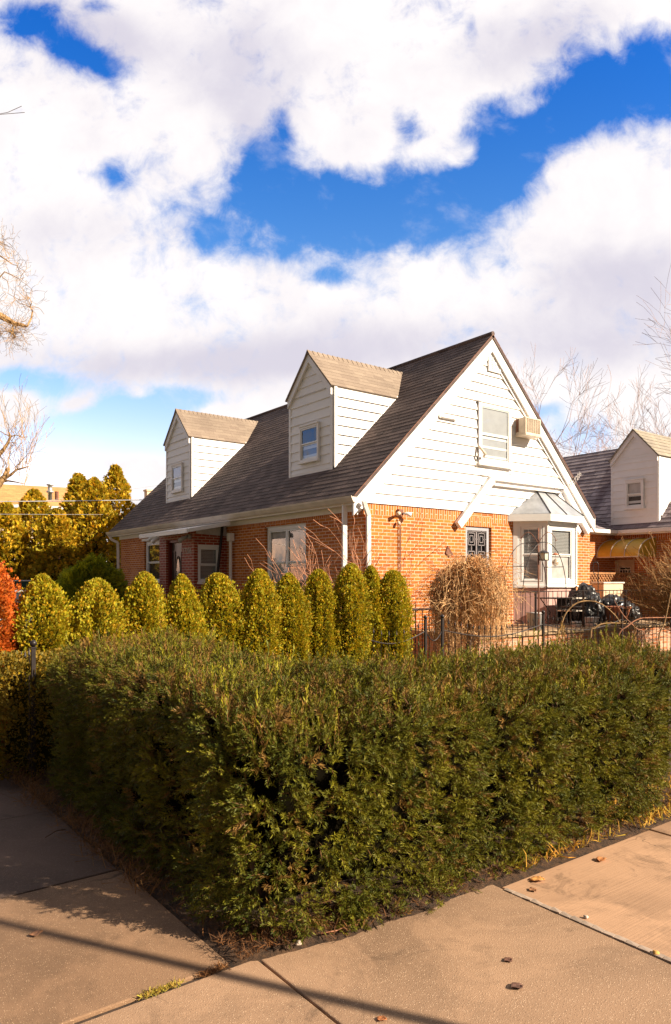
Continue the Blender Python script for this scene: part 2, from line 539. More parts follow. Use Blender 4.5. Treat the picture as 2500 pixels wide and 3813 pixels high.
def parent_world(p):
    v = Vector((0, 0, 0))
    while p is not None:
        v += p.location
        p = p.parent
    return v


class Fr:
    """a wall's own axes: s runs along the wall, n outward, z up"""
    def __init__(s, o, a, n):
        s.o, s.a, s.nrm = Vector(o), Vector(a).normalized(), Vector(n).normalized()

    def __call__(s, t, n, z):
        return s.o + s.a * t + s.nrm * n + Vector((0, 0, z))


class MB:
    def __init__(s):
        s.v, s.f, s.uv = [], [], []

    def face(s, pts, uv=None):
        i = len(s.v)
        s.v.extend([tuple(p) for p in pts])
        s.f.append(tuple(range(i, i + len(pts))))
        s.uv.append(uv)

    def hexa(s, p):
        """p: 8 corners, bottom ring 0-3, top ring 4-7"""
        i = len(s.v)
        s.v.extend([tuple(q) for q in p])
        for f in ((0, 3, 2, 1), (4, 5, 6, 7), (0, 1, 5, 4), (1, 2, 6, 5), (2, 3, 7, 6), (3, 0, 4, 7)):
            s.f.append(tuple(i + k for k in f))
            s.uv.append(None)

    def box(s, x0, x1, y0, y1, z0, z1):
        s.hexa([(x0, y0, z0), (x1, y0, z0), (x1, y1, z0), (x0, y1, z0),
                (x0, y0, z1), (x1, y0, z1), (x1, y1, z1), (x0, y1, z1)])

    def fbox(s, F, s0, s1, n0, n1, z0, z1):
        s.hexa([F(s0, n0, z0), F(s1, n0, z0), F(s1, n1, z0), F(s0, n1, z0),
                F(s0, n0, z1), F(s1, n0, z1), F(s1, n1, z1), F(s0, n1, z1)])

    def ring(s, F, s0, s1, z0, z1, w, n0, n1):
        """rectangular frame of bar width w (bars butt, no overlap)"""
        s.fbox(F, s0, s1, n0, n1, z1 - w, z1)
        s.fbox(F, s0, s1, n0, n1, z0, z0 + w)
        s.fbox(F, s0, s0 + w, n0, n1, z0 + w, z1 - w)
        s.fbox(F, s1 - w, s1, n0, n1, z0 + w, z1 - w)

    def beam(s, a, b, w, h, up=(0, 0, 1)):
        a, b = Vector(a), Vector(b)
        d = (b - a).normalized()
        side = d.cross(Vector(up)).normalized() * (w / 2)
        u = side.cross(d).normalized() * (h / 2)
        s.hexa([a - side - u, a + side - u, b + side - u, b - side - u,
                a - side + u, a + side + u, b + side + u, b - side + u])

    def tube(s, pts, r, n=6, cap=True):
        pts = [Vector(p) for p in pts]
        rs = r if isinstance(r, (list, tuple)) else [r] * len(pts)
        base = len(s.v)
        prev = None
        for k, p in enumerate(pts):
            d = (pts[min(k + 1, len(pts) - 1)] - pts[max(k - 1, 0)])
            if d.length < 1e-9: d = Vector((0, 0, 1))
            d.normalize()
            if prev is None:
                ref = Vector((0, 0, 1)) if abs(d.z) < 0.9 else Vector((1, 0, 0))
                u = d.cross(ref).normalized()
            else:
                u = (prev - d * prev.dot(d))
                u = u.normalized() if u.length > 1e-6 else d.orthogonal().normalized()
            prev = u
            w = d.cross(u)
            for j in range(n):
                a = 2 * math.pi * j / n
                s.v.append(tuple(p + (u * math.cos(a) + w * math.sin(a)) * rs[k]))
        for k in range(len(pts) - 1):
            for j in range(n):
                a = base + k * n + j; b = base + k * n + (j + 1) % n
                s.f.append((a, b, b + n, a + n)); s.uv.append(None)
        if cap:
            s.f.append(tuple(base + j for j in range(n))[::-1]); s.uv.append(None)
            e = base + (len(pts) - 1) * n
            s.f.append(tuple(e + j for j in range(n))); s.uv.append(None)

    def lathe(s, prof, c=(0, 0, 0), n=16):
        base = len(s.v)
        for r_, z_ in prof:
            for j in range(n):
                a = 2 * math.pi * j / n
                s.v.append((c[0] + r_ * math.cos(a), c[1] + r_ * math.sin(a), c[2] + z_))
        for k in range(len(prof) - 1):
            for j in range(n):
                a = base + k * n + j; b = base + k * n + (j + 1) % n
                s.f.append((a, b, b + n, a + n)); s.uv.append(None)
        s.f.append(tuple(base + j for j in range(n))[::-1]); s.uv.append(None)
        e = base + (len(prof) - 1) * n
        s.f.append(tuple(e + j for j in range(n))); s.uv.append(None)

    def sphere(s, c, r, n=10, sq=(1, 1, 1)):
        prof = [(max(1e-4, math.sin(math.pi * k / n) * r), -math.cos(math.pi * k / n) * r * sq[2]) for k in range(n + 1)]
        s.lathe(prof, c, n * 2)

    def build(s, name, mat, parent=None, smooth=False, bevel=0.0, recalc=True):
        me = bpy.data.meshes.new(name)
        me.from_pydata(s.v, [], s.f)
        if recalc:
            bm = bmesh.new(); bm.from_mesh(me)
            bmesh.ops.recalc_face_normals(bm, faces=bm.faces)
            bm.to_mesh(me); bm.free()
        ul = me.uv_layers.new(name='UVMap')
        co = me.vertices
        for k, p in enumerate(me.polygons):
            given = s.uv[k]
            n = p.normal
            ax = max(range(3), key=lambda q: abs(n[q]))
            for li in p.loop_indices:
                vi = me.loops[li].vertex_index
                if given is not None:
                    ul.data[li].uv = given[vi - s.f[k][0]]
                else:
                    c = co[vi].co
                    ul.data[li].uv = ((c.y, c.z), (c.x, c.z), (c.x, c.y))[ax]
        if smooth:
            me.polygons.foreach_set('use_smooth', [True] * len(me.polygons))
        o = link_mesh(name, me, mat, parent)
        if bevel:
            b = o.modifiers.new('bevel', 'BEVEL')
            b.width = bevel; b.segments = 2; b.limit_method = 'ANGLE'
        return o


def wall(mb, F, s0, s1, z0, z1, holes=(), depth=0.12, uvoff=(0, 0)):
    """flat wall face with real openings and reveals; uv in metres"""
    xs = sorted({s0, s1, *[h[0] for h in holes], *[h[1] for h in holes]})
    zs = sorted({z0, z1, *[h[2] for h in holes], *[h[3] for h in holes]})
    xs = [x for x in xs if s0 <= x <= s1]; zs = [z for z in zs if z0 <= z <= z1]
    for a, b in zip(xs, xs[1:]):
        for c, d in zip(zs, zs[1:]):
            mx, mz = (a + b) / 2, (c + d) / 2
            if any(h[0] < mx < h[1] and h[2] < mz < h[3] for h in holes):
                continue
            q = [(a, c), (b, c), (b, d), (a, d)]
            mb.face([F(x, 0, z) for x, z in q], [(x + uvoff[0], z + uvoff[1]) for x, z in q])
    for h in holes:
        a, b, c, d = h
        for (p, q_) in (((a, c), (a, d)), ((b, c), (b, d)), ((a, d), (b, d)), ((a, c), (b, c))):
            vert = p[0] == q_[0]
            pts = [F(p[0], 0, p[1]), F(q_[0], 0, q_[1]), F(q_[0], -depth, q_[1]), F(p[0], -depth, p[1])]
            uv = [(0, p[1]), (0, q_[1]), (depth, q_[1]), (depth, p[1])] if vert else [(p[0], 0), (q_[0], 0), (q_[0], depth), (p[0], depth)]
            mb.face(pts, uv)


def soldier(mb, F, s0, s1, z0, z1, out=0.003):
    """upright brick course: uv turned a quarter"""
    q = [(s0, z0), (s1, z0), (s1, z1), (s0, z1)]
    mb.face([F(x, out, z) for x, z in q], [(z - z0 + 0.006, x) for x, z in q])
    mb.face([F(s0, 0, z0), F(s1, 0, z0), F(s1, out, z0), F(s0, out, z0)], [(0, 0)] * 4)


def clap(mb, F, lo, hi, z0, z1, e=0.203, lip=0.02, base=0.004, zref=None):
    """clapboard courses clipped between lo(z) and hi(z)"""
    zr = z0 if zref is None else zref
    k = math.floor((z0 - zr) / e)
    while True:
        a = max(z0, zr + k * e); b = min(z1, zr + (k + 1) * e)
        k += 1
        if a >= z1 - 1e-4: break
        if b - a < 0.004: continue
        l0, h0, l1, h1 = lo(a), hi(a), lo(b), hi(b)
        if h0 - l0 < 0.01: continue
        if h1 < l1: l1 = h1 = (l1 + h1) / 2
        na, nb = lip, base
        mb.face([F(l0, na, a), F(h0, na, a), F(h1, nb, b), F(l1, nb, b)])
        mb.face([F(l0, base - 0.004, a), F(h0, base - 0.004, a), F(h0, na, a), F(l0, na, a)])


def shingles(mb, P, lo, hi, L, e=0.14, butt=0.014, top=0.003, jitter=0.0):
    """P(s,t,lift) -> point on the slope; courses from the eave (t=0) to L"""
    k = 0
    while k * e < L - 1e-4:
        t0, t1 = k * e, min(L, (k + 1) * e)
        l0, h0, l1, h1 = lo(t0), hi(t0), lo(t1), hi(t1)
        if h0 > l0 + 1e-3:
            # split along the course so every strip of shingles sits a little differently
            n = max(1, int((h0 - l0) / 0.9))
            for q in range(n):
                a0 = l0 + (h0 - l0) * q / n; b0 = l0 + (h0 - l0) * (q + 1) / n
                a1 = l1 + (h1 - l1) * q / n; b1 = l1 + (h1 - l1) * (q + 1) / n
                j = butt * (0.8 + 0.45 * rnd.random())
                dt = (rnd.random() - 0.5) * 0.008
                mb.face([P(a0, t0 + dt, j), P(b0, t0 + dt, j), P(b1, t1 + .004, top), P(a1, t1 + .004, top)],
                        [(a0, t0 + .002), (b0, t0 + .002), (b1, t1 - .002), (a1, t1 - .002)])
                mb.face([P(a0, t0 + dt, 0), P(b0, t0 + dt, 0), P(b0, t0 + dt, j), P(a0, t0 + dt, j)],
                        [(a0, t0 + .0), (b0, t0 + .0), (b0, t0 + .001), (a0, t0 + .001)])
        k += 1


def double_hung(parent, F, s0, s1, z0, z1, n=0.0, case=0.09, depth=0.05, upper='room', lower='room', sill=True,
                split=0.5, blinds=False, mull=False, name='window', casemat='trim'):
    """casing, two sashes with real panes, something behind the glass"""
    mb = MB()
    if case > 0:
        mb.ring(F, s0, s1, z0, z1, case, n - 0.005, n + depth)
        mb.fbox(F, s0 - 0.015, s1 + 0.015, n - 0.005, n + depth + 0.02, z1 + 0.001, z1 + 0.035)
    if sill:
        mb.fbox(F, s0 - 0.03, s1 + 0.03, n - 0.005, n + depth + 0.035, z0 - 0.05, z0 - 0.001)
    win = mb.build(name, M[casemat], parent, bevel=0.004)
    a0, a1, b0, b1 = s0 + case, s1 - case, z0 + case, z1 - case
    zm = b0 + (b1 - b0) * split
    spans = [(a0, a1)] if not mull else [(a0, (a0 + a1) / 2 - 0.03), ((a0 + a1) / 2 + 0.03, a1)]
    sm = MB()
    if mull:
        sm.fbox(F, (a0 + a1) / 2 - 0.03, (a0 + a1) / 2 + 0.03, n + 0.002, n + depth - 0.006, b0, b1)
    for (c0, c1) in spans:
        sm.ring(F, c0 + .001, c1 - .001, zm - 0.012, b1 - .001, 0.028, n + 0.014, n + depth - 0.012)
        sm.ring(F, c0 + .001, c1 - .001, b0 + .001, zm + 0.012 - 0.026, 0.028, n + 0.002, n + 0.013)
    sm.build('sash', M['vinyl'], win, bevel=0.002)
    for i, (c0, c1) in enumerate(spans):
        for (e0, e1, nn, beh) in ((zm, b1, n + 0.022, upper), (b0, zm, n + 0.008, lower)):
            g_ = MB()
            g_.face([F(c0 + .01, nn, e0 + .01), F(c1 - .01, nn, e0 + .01), F(c1 - .01, nn, e1 - .01), F(c0 + .01, nn, e1 - .01)])
            g_.build('pane', M['glass'], win)
            bb = MB()
            m_ = beh[i] if isinstance(beh, (list, tuple)) else beh
            back = nn - (0.018 if n > -0.02 and depth < 0.12 and case else 0.03)
            if m_ == 'slats':
                k = e0 + .01
                while k < e1 - 0.01:
                    bb.face([F(c0 + .01, back, k), F(c1 - .01, back, k), F(c1 - .01, back + 0.004, min(k + 0.026, e1)), F(c0 + .01, back + 0.004, min(k + 0.026, e1))])
                    k += 0.034
                bb.build('blind', M['blind'], win)
                bb = MB()
                bb.face([F(c0, back - 0.004, e0), F(c1, back - 0.004, e0), F(c1, back - 0.004, e1), F(c0, back - 0.004, e1)])
                bb.build('blind_backing', M['room'], win)
            else:
                bb.face([F(c0, back, e0), F(c1, back, e0), F(c1, back, e1), F(c0, back, e1)])
                bb.build('room_interior' if m_ == 'room' else 'blind', M[m_], win)
    return win


def text_part(name, body, size, F, s, n, z, mat, parent, ext=0.006, slope=0.0, squash=1.0):
    c = bpy.data.curves.new(name, 'FONT')
    c.body = body
    c.size = size
    c.extrude = ext
    c.materials.append(M[mat])
    tmp = bpy.data.objects.new(name + '_curve', c)
    COL.objects.link(tmp)
    bpy.context.view_layer.update()
    me = bpy.data.meshes.new_from_object(tmp)
    me.name = name
    bpy.data.objects.remove(tmp)
    o = bpy.data.objects.new(name, me)
    COL.objects.link(o)
    from mathutils import Matrix
    a = F.a.copy()
    up = Vector((0, 0, 1))
    nn = F.nrm
    if a.cross(up).dot(nn) < 0:
        a = -a
    if slope:
        rot = Matrix.Rotation(slope, 3, nn)
        a = rot @ a; up = rot @ up
    m3 = Matrix((a * squash, up, nn)).transposed()
    o.parent = parent
    o.matrix_basis = Matrix.Translation(F(s, n, z) - parent_world(parent)) @ m3.to_4x4()
    return o


def at(px, py, d):
    """photo pixel + depth along the view -> point"""
    r = (px - 1250) / 2677 * d
    return Vector((FX * d + FY * r, FY * d - FX * r, EYE + (2160 - py) * d / 2677))


def on_y(px, y):
    k = (px - 1250) / 2677
    return y * (FX + k * FY) / (FY - k * FX)


def on_x(px, x):
    k = (px - 1250) / 2677
    return x * (FY - k * FX) / (FX + k * FY)


def zat(x, y, py):
    return EYE + (2160 - py) * (FX * x + FY * y) / 2677


# ------------------------------------------------------------------ the setting: ground, soil, pavement
def ground_sheet():
    mb = MB()
    mb.face([(-600, -600, -0.06), (900, -600, -0.06), (900, 1200, -0.06), (-600, 1200, -0.06)])
    return tag(mb.build('ground', M['ground']), kind='structure')


ground_sheet()


def slabs(name, xs, ys, mat, z=0.0, gap=0.011, skip=()):
    """pavement flags with open joints and worn arrises"""
    mb = MB()
    for i, (a, b) in enumerate(zip(xs, xs[1:])):
        for j, (c, d) in enumerate(zip(ys, ys[1:])):
            if (i, j) in skip: continue
            t = [z + (rnd.random() - .5) * 0.006 for _ in range(4)]
            x0, x1, y0, y1 = a + gap / 2, b - gap / 2, c + gap / 2, d - gap / 2
            mb.hexa([(x0, y0, -0.08), (x1, y0, -0.08), (x1, y1, -0.08), (x0, y1, -0.08),
                     (x0, y0, t[0]), (x1, y0, t[1]), (x1, y1, t[2]), (x0, y1, t[3])])
    return tag(mb.build(name, mat, bevel=0.006), kind='structure')


slabs('sidewalk', [-1.9, -0.2, 1.675, 3.13], [-1.5, 1.35, 2.80], M['concrete'])
slabs('sidewalk', [-1.9, 1.56], [2.83, 4.14], concrete_mat('shade-darkened aggregate concrete', (0.215, 0.125, 0.072), (0.50, 0.34, 0.21)))  # darker copy of the aggregate, shade on this slab put into the base
slabs('sidewalk', [-1.9, 1.54], [4.14, 5.50, 6.84, 8.2, 9.6, 11, 12.4, 13.8, 15.2, 16.6, 18, 19.4, 20.8], M['concrete_shaded'])
slabs('sidewalk', [3.13, 4.67, 6.2, 7.7, 9.2, 10.7, 12.2, 13.7, 15.2], [-1.5, 1.0, 2.62], M['concrete_new'])
jm = MB(); jm.face([(-1.95, -1.55, -0.02), (15.2, -1.55, -0.02), (15.2, 2.9, -0.02), (-1.95, 2.9, -0.02)])
jm.face([(-1.95, 2.9, -0.02), (1.6, 2.9, -0.02), (1.6, 21, -0.02), (-1.95, 21, -0.02)])
tag(jm.build('joint_dirt', M['joint']), kind='structure')
sl = MB()
pts = []
for k in range(40):
    y = 2.58 - k * 0.06
    sl.hexa([(3.112 + rnd.random() * .006, y - .056, -0.01), (3.139 + rnd.random() * .012, y - .056, -0.01), (3.14 + rnd.random() * .012, y, -0.01), (3.112 + rnd.random() * .006, y, -0.01),
             (3.113, y - .056, 0.006 + rnd.random() * .005), (3.138 + rnd.random() * .012, y - .056, 0.007), (3.138 + rnd.random() * .01, y, 0.007 + rnd.random() * .004), (3.113, y, 0.006)])
tag(sl.build('joint_sealant', M['sealant']), kind='structure')


def soil_bed():
    mb = MB()
    N = 90
    # bumpy strip round the outside of the hedge and the garden behind it
    def h(x, y):
        edge = min(x - 1.53, y - 2.585 - .19 * math.exp(-max(0, x - 1.55) / .42)) + 0.05 * mnoise.noise((x * 2.2, y * 2.2, 8))
        return -0.02 + 0.07 * min(1, max(0, edge / 0.22)) + (0.018 * mnoise.noise((x * 7, y * 7, 0)) + 0.010 * mnoise.noise((x * 23, y * 23, 3))) * min(1, max(0.12, edge / 0.2))
    def grid(x0, x1, y0, y1, step):
        nx = int((x1 - x0) / step) + 1; ny = int((y1 - y0) / step) + 1
        base = len(mb.v)
        for j in range(ny + 1):
            for i in range(nx + 1):
                x = x0 + (x1 - x0) * i / nx; y = y0 + (y1 - y0) * j / ny
                mb.v.append((x, y, h(x, y)))
        for j in range(ny):
            for i in range(nx):
                a = base + j * (nx + 1) + i
                mb.f.append((a, a + 1, a + nx + 2, a + nx + 1)); mb.uv.append(None)
    grid(1.44, 3.4, 2.47, 4.4, 0.02)
    grid(3.4, 8.0, 2.47, 4.4, 0.035)
    grid(1.44, 3.4, 4.4, 12.0, 0.05)
    return tag(mb.build('soil_bed', M['soil'], smooth=True), kind='structure')


soil_bed()
lawn = MB()
lawn.face([(3.4, 4.4, 0.03), (9.0, 4.4, 0.03), (9.0, 30, 0.03), (3.4, 30, 0.03)])
lawn.face([(9.0, 4.4, 0.03), (26.0, 4.4, 0.03), (26.0, 10.8, 0.03), (9.0, 10.8, 0.03)])
tag(lawn.build('lawn', M['ground']), kind='structure')

# ------------------------------------------------------------------ the brick house
HX, HY, HX2, HY2 = 8.77, 10.67, 16.22, 23.4
RX0, RZ0, RXT, RZT = 8.45, 3.30, 12.38, 7.14
SL = (RZT - RZ0) / (RXT - RX0)
RY0, RY1 = 10.555, 23.65
def zr(x): return RZ0 + SL * (x - RX0)
def xr(z): return RX0 + (z - RZ0) / SL

house = empty('brick_house', (HX, HY, 0), 'orange brick house with white gable, two dormers and dark shingle roof behind the yew hedge', 'house')
FE = Fr((HX, 0, 0), (0, 1, 0), (-1, 0, 0))          # eave wall, s = y
FG = Fr((0, HY, 0), (1, 0, 0), (0, -1, 0))          # gable wall, s = x
BZ = 3.18

mb = MB()
wall(mb, FE, HY, HY2, -0.1, BZ, holes=[(12.61, 14.27, 1.30, 2.93), (20.2, 21.39, 1.62, 2.90)])
soldier(mb, FE, HY, 16.08, BZ - 0.205, BZ - 0.002)
soldier(mb, FE, 18.2, HY2, BZ - 0.205, BZ - 0.002)
mb.build('brick_wall', M['brick'], house)
mb = MB()
wall(mb, FG, HX, HX2, -0.1, BZ + .02, holes=[(11.62, 12.46, 1.45, 2.87)], depth=0.2, uvoff=(0.1, 0))
soldier(mb, FG, HX, 11.61, BZ - 0.205, BZ - 0.002)
soldier(mb, FG, 11.61, 12.47, BZ - 0.30, BZ - 0.10)
soldier(mb, FG, 12.47, HX2, BZ - 0.205, BZ - 0.002)
mb.face([(HX2, HY, -0.1), (HX2, HY2, -0.1), (HX2, HY2, BZ), (HX2, HY, BZ)], [(0, 0), (12.7, 0), (12.7, 3.2), (0, 3.2)])
mb.face([(HX, HY2, -0.1), (HX2, HY2, -0.1), (HX2, HY2, BZ), (HX, HY2, BZ)], [(0, 0), (7, 0), (7, 3.2), (0, 3.2)])
mb.build('brick_wall', M['brick'], house)

# gable siding front and back
mb = MB()
lo = lambda z: max(HX - 0.04, xr(z) + 0.05)
hi = lambda z: 2 * RXT - max(2 * RXT - HX2 - 0.03, xr(z) + 0.05)
clap(mb, FG, lo, hi, 3.19, 7.02, 0.203, 0.034, 0.004, zref=3.19)
mb.build('gable_siding', M['white'], house)
mb = MB()
FB = Fr((0, HY2, 0), (1, 0, 0), (0, 1, 0))
clap(mb, FB, lo, hi, 3.19, 7.02, 0.203)
mb.build('gable_siding', M['white'], house)

# main roof
mb = MB()
for side in (0, 1):
    ux = 1 if side == 0 else -1
    L = math.hypot(RXT - RX0, RZT - RZ0)
    ux_, uz_ = (RXT - RX0) / L, (RZT - RZ0) / L
    x0 = RX0 if side == 0 else 2 * RXT - RX0
    P = (lambda x0, ux, ux_, uz_: (lambda s, t, l: (x0 + ux * (ux_ * t - uz_ * l), s, RZ0 + uz_ * t + ux_ * l)))(x0, ux, ux_, uz_)
    shingles(mb, P, lambda t: RY0, lambda t: RY1, L, 0.14, 0.010)
    # slab under the shingles
    a = [P(RY0, 0, -0.07), P(RY1, 0, -0.07), P(RY1, L, -0.07), P(RY0, L, -0.07)]
    b = [P(RY0, 0, -0.002), P(RY1, 0, -0.002), P(RY1, L, -0.002), P(RY0, L, -0.002)]
    mb.hexa(a + b)
roof = mb.build('roof', M['shingle'], house, recalc=False)
mb = MB()
mb.tube([(RXT, RY0 + .0, RZT + 0.012), (RXT, RY1, RZT + 0.012)], 0.055, 8)
mb.build('ridge_cap', M['shingle'], roof)

# soffit, fascia, gutter on the street side
mb = MB()
mb.box(RX0 + 0.045, HX + 0.02, RY0 + 0.06, RY1 - 0.03, BZ - 0.03, BZ + 0.0)
mb.box(RX0 + 0.03, RX0 + 0.06, RY0 + 0.02, RY1, BZ - 0.05, RZ0 - 0.03)
mb.box(HX - 0.03, HX + 0.01, RY0 + 0.2, RY1 - 0.2, BZ - 0.14, BZ - 0.031)
mb.build('fascia_board', M['trim'], house)
mb = MB()
prof = [(0.0, 0.0), (-0.065, 0.0), (-0.085, 0.03), (-0.10, 0.06), (-0.115, 0.085), (-0.125, 0.12), (-0.11, 0.122), (-0.11, 0.10), (-0.01, 0.10), (0.0, 0.12)]
for a, b in zip(prof, prof[1:] + prof[:1]):
    x0 = RX0 + 0.03
    z0 = RZ0 - 0.135
    mb.face([(x0 + a[0], RY0 - 0.02, z0 + a[1]), (x0 + b[0], RY0 - 0.02, z0 + b[1]), (x0 + b[0], RY1 + .02, z0 + b[1]), (x0 + a[0], RY1 + .02, z0 + a[1])])
for y in (RY0 - 0.022, RY1 + .022):
    mb.face([(RX0 + 0.03 + p[0], y, RZ0 - 0.135 + p[1]) for p in prof])
mb.build('gutter', M['gutter'], house)

# rake boards on the gable
def rake(F, xa, za, xb, zb, w, n0, n1, mb):
    """board hanging below the roof line from a to b"""
    mb.hexa([F(xa, n0, za - w), F(xb, n0, zb - w), F(xb, n1, zb - w), F(xa, n1, za - w),
             F(xa, n0, za), F(xb, n0, zb), F(xb, n1, zb), F(xa, n1, za)])
mb = MB()
for s in (-1, 1):
    xa = RXT + s * (RXT - RX0 + .0)
    rake(FG, xa, RZ0 - 0.02, RXT, RZT - 0.02, 0.36, 0.052, 0.098, mb)
    rake(FG, xa - s * .12, RZ0 - 0.02 + .12 * SL, RXT, RZT - 0.02, 0.46, 0.036, 0.050, mb)
mb.build('rake_board', M['trim'], house)
mb = MB()
for s in (-1, 1):
    xa = RXT + s * (RXT - RX0 + .0)
    rake(FG, xa, RZ0 + 0.002, RXT, RZT + 0.002, 0.02, 0.098, 0.118, mb)
mb.build('drip_edge', M['rust'], house)

# flat-topped pediment boards over the side window and the bay
mb = MB()
def slant(F, a, b, w, n0, n1):
    (xa, za), (xb, zb) = a, b
    d = Vector((xb - xa, zb - za)).normalized(); p = Vector((-d.y, d.x)) * w / 2
    q = [(xa - p.x, za - p.y), (xb - p.x, zb - p.y), (xb + p.x, zb + p.y), (xa + p.x, za + p.y)]
    mb.hexa([F(x, n0, z) for x, z in q] + [F(x, n1, z) for x, z in q])
slant(FG, (11.30, 2.86), (12.38, 3.93), 0.17, 0.025, 0.13)
slant(FG, (12.40, 3.96), (15.0, 3.96), 0.09, 0.025, 0.10)
slant(FG, (12.46, 3.82), (14.9, 3.82), 0.035, 0.03, 0.09)
slant(FG, (16.02, 2.90), (15.0, 3.93), 0.15, 0.025, 0.13)
slant(FG, (15.72, 2.88), (14.86, 3.78), 0.12, 0.025, 0.07)
mb.build('pediment_board', M['trim'], house, bevel=0.006)

# downspouts
def downspout(pts, w=0.07, d=0.055, mat='trim'):
    mb = MB()
    for a, b in zip(pts, pts[1:]):
        mb.beam(a, b, w, d, up=(0.3, 1, 0.1))
    return mb.build('downspout', M[mat], house, bevel=0.008)
downspout([(8.50, 10.92, 3.18), (8.50, 10.92, 0.1)], 0.09, 0.07)
downspout([(8.60, 10.46, 3.20), (8.66, 10.50, 3.12), (8.83, 10.60, 2.95), (8.86, 10.61, 0.1)], 0.085, 0.07)
downspout([(8.46, 23.58, 3.17), (8.50, 23.55, 3.05), (8.70, 23.47, 2.95), (8.72, 23.47, 0.1)], 0.08, 0.08)
mb = MB()
mb.box(8.60, 8.74, 15.65, 15.80, 2.66, 2.86)
mb.box(8.64, 8.70, 15.69, 15.76, 0.1, 2.658)
mb.build('downspout', M['trim'], house, bevel=0.01)
mb = MB()
mb.tube([(8.60, 16.02, 3.06), (8.60, 16.04, 2.9), (8.42, 16.02, 1.5), (8.42, 16.02, 0.3)], 0.035, 8)
mb.build('drain_pipe', M['dark'], house, smooth=True)

# windows of the main walls
double_hung(house, FE, 12.63, 14.25, 1.30, 2.91, n=-0.11, case=0.085, depth=0.055, upper=['screen', 'curtain'], lower=['room', 'curtain'], mull=True, split=.5)
double_hung(house, FE, 20.22, 21.37, 1.62, 2.88, n=-0.11, case=0.085, depth=0.06, upper='room', lower='room')
mb = MB()
mb.fbox(FE, 20.1, 21.5, 0.002, 0.05, 2.90, 2.98)
mb.build('window_head', M['trim'], house, bevel=.01)
double_hung(house, FG, 11.98, 13.06, 4.27, 5.60, n=0.036, case=0.085, depth=0.03, upper='sky_curtain', lower='sky_curtain')
# barred side window
mb = MB()
mb.ring(FG, 11.63, 12.40, 1.46, 2.86, 0.075, -0.10, -0.03)
gw = mb.build('window', M['grey_frame'], house, bevel=0.004)
mb = MB()
mb.face([FG(11.7, -0.13, 1.5), FG(12.45, -0.13, 1.5), FG(12.45, -0.13, 2.87), FG(11.7, -0.13, 2.87)])
mb.build('pane', M['car_glass'], gw)
mb = MB()
def bar(a, b, n=-0.055, r=0.012):
    mb.beam(FG(a[0], n, a[1]), FG(b[0], n, b[1]), r * 1.6, r * 1.6, up=(0, 1, 0))
for c in (11.855, 12.175):
    bar((c - .15, 1.55), (c - .15, 2.77)); bar((c + .15, 1.55), (c + .15, 2.77))
    for q in range(3):
        zc = 2.60 - q * 0.40
        for w, h_ in ((.10, .13), (.05, .07)):
            bar((c - w, zc - h_), (c + w, zc - h_)); bar((c - w, zc + h_), (c + w, zc + h_))
            bar((c - w, zc - h_), (c - w, zc + h_)); bar((c + w, zc - h_), (c + w, zc + h_))
        bar((c - .15, zc), (c - .05, zc)); bar((c + .05, zc), (c + .15, zc))
        bar((c, zc + .13), (c, zc + .2)); bar((c, zc - .13), (c, zc - .2))
    bar((c - .15, 2.77), (c + .15, 2.77))
mb.build('window_grille', plain('pale grille bars', (0.26, 0.23, 0.24), .4, .3, var=.1), gw)
mb = MB()
for c in (11.855, 12.175):
    for k in range(5):
        x = c - .13 + k * .065
        mb.fbox(FG, x, x + .012, -0.11, -0.095, 1.53, 2.79)
mb.fbox(FG, 12.0, 12.03, -0.095, -0.06, 1.53, 2.79)
mb.build('security_bars', M['black_frame'], gw)

# vent in the gable top
mb = MB()
mb.ring(FG, 12.30, 12.70, 6.33, 6.75, 0.035, 0.03, 0.062)
for k in range(9):
    z = 6.375 + k * 0.04
    mb.fbox(FG, 12.336, 12.664, 0.034, 0.052, z, z + 0.028)
for x in (12.43, 12.55):
    mb.fbox(FG, x, x + .02, 0.053, 0.06, 6.366, 6.714)
mb.fbox(FG, 12.336, 12.664, 0.0531, 0.0599, 6.53, 6.55)
mb.build('gable_vent', M['vinyl'], house)
# slim lamp fixture on the siding
mb = MB()
mb.fbox(FG, 10.74, 11.27, 0.03, 0.085, 5.08, 5.14)
mb.fbox(FG, 10.80, 11.2, 0.086, 0.10, 5.09, 5.13)
mb.build('wall_light', M['trim'], house, bevel=0.006)

# floodlight pair at the corner with its conduit
mb = MB()
mb.fbox(FG, 9.62, 9.74, 0.005, 0.07, 2.99, 3.11)
mb.tube([FG(9.68, 0.1, 2.97), FG(9.68, 0.04, 2.9), FG(9.68, 0.03, 1.0)], 0.016, 6)
fl = mb.build('floodlight', M['rust'], house)
mb = MB()
mb.tube([FG(9.64, 0.08, 3.03), FG(9.56, 0.13, 3.02), FG(9.50, 0.17, 3.0)], [0.02, 0.035, 0.045], 10)
mb.tube([FG(9.62, 0.03, 2.86), FG(9.61, 0.07, 2.84), FG(9.60, 0.09, 2.80)], [0.02, 0.032, 0.035], 10)
mb.build('lamp_head', M['beige'], fl, smooth=True)
mb = MB()
mb.tube([FG(9.72, 0.08, 3.03), FG(9.80, 0.13, 3.02), FG(9.86, 0.17, 3.0)], [0.02, 0.035, 0.05], 10)
mb.build('lamp_head', M['vinyl'], fl, smooth=True)
# torn wall plate
mb = MB()
mb.hexa([FG(10.98, .01, 2.27), FG(11.10, .03, 2.19), FG(11.10, .035, 2.19), FG(10.98, .03, 2.27),
         FG(11.05, .01, 2.42), FG(11.18, .05, 2.24), FG(11.18, .06, 2.24), FG(11.05, .03, 2.42)])
mb.build('wall_plate', M['rust'], house)
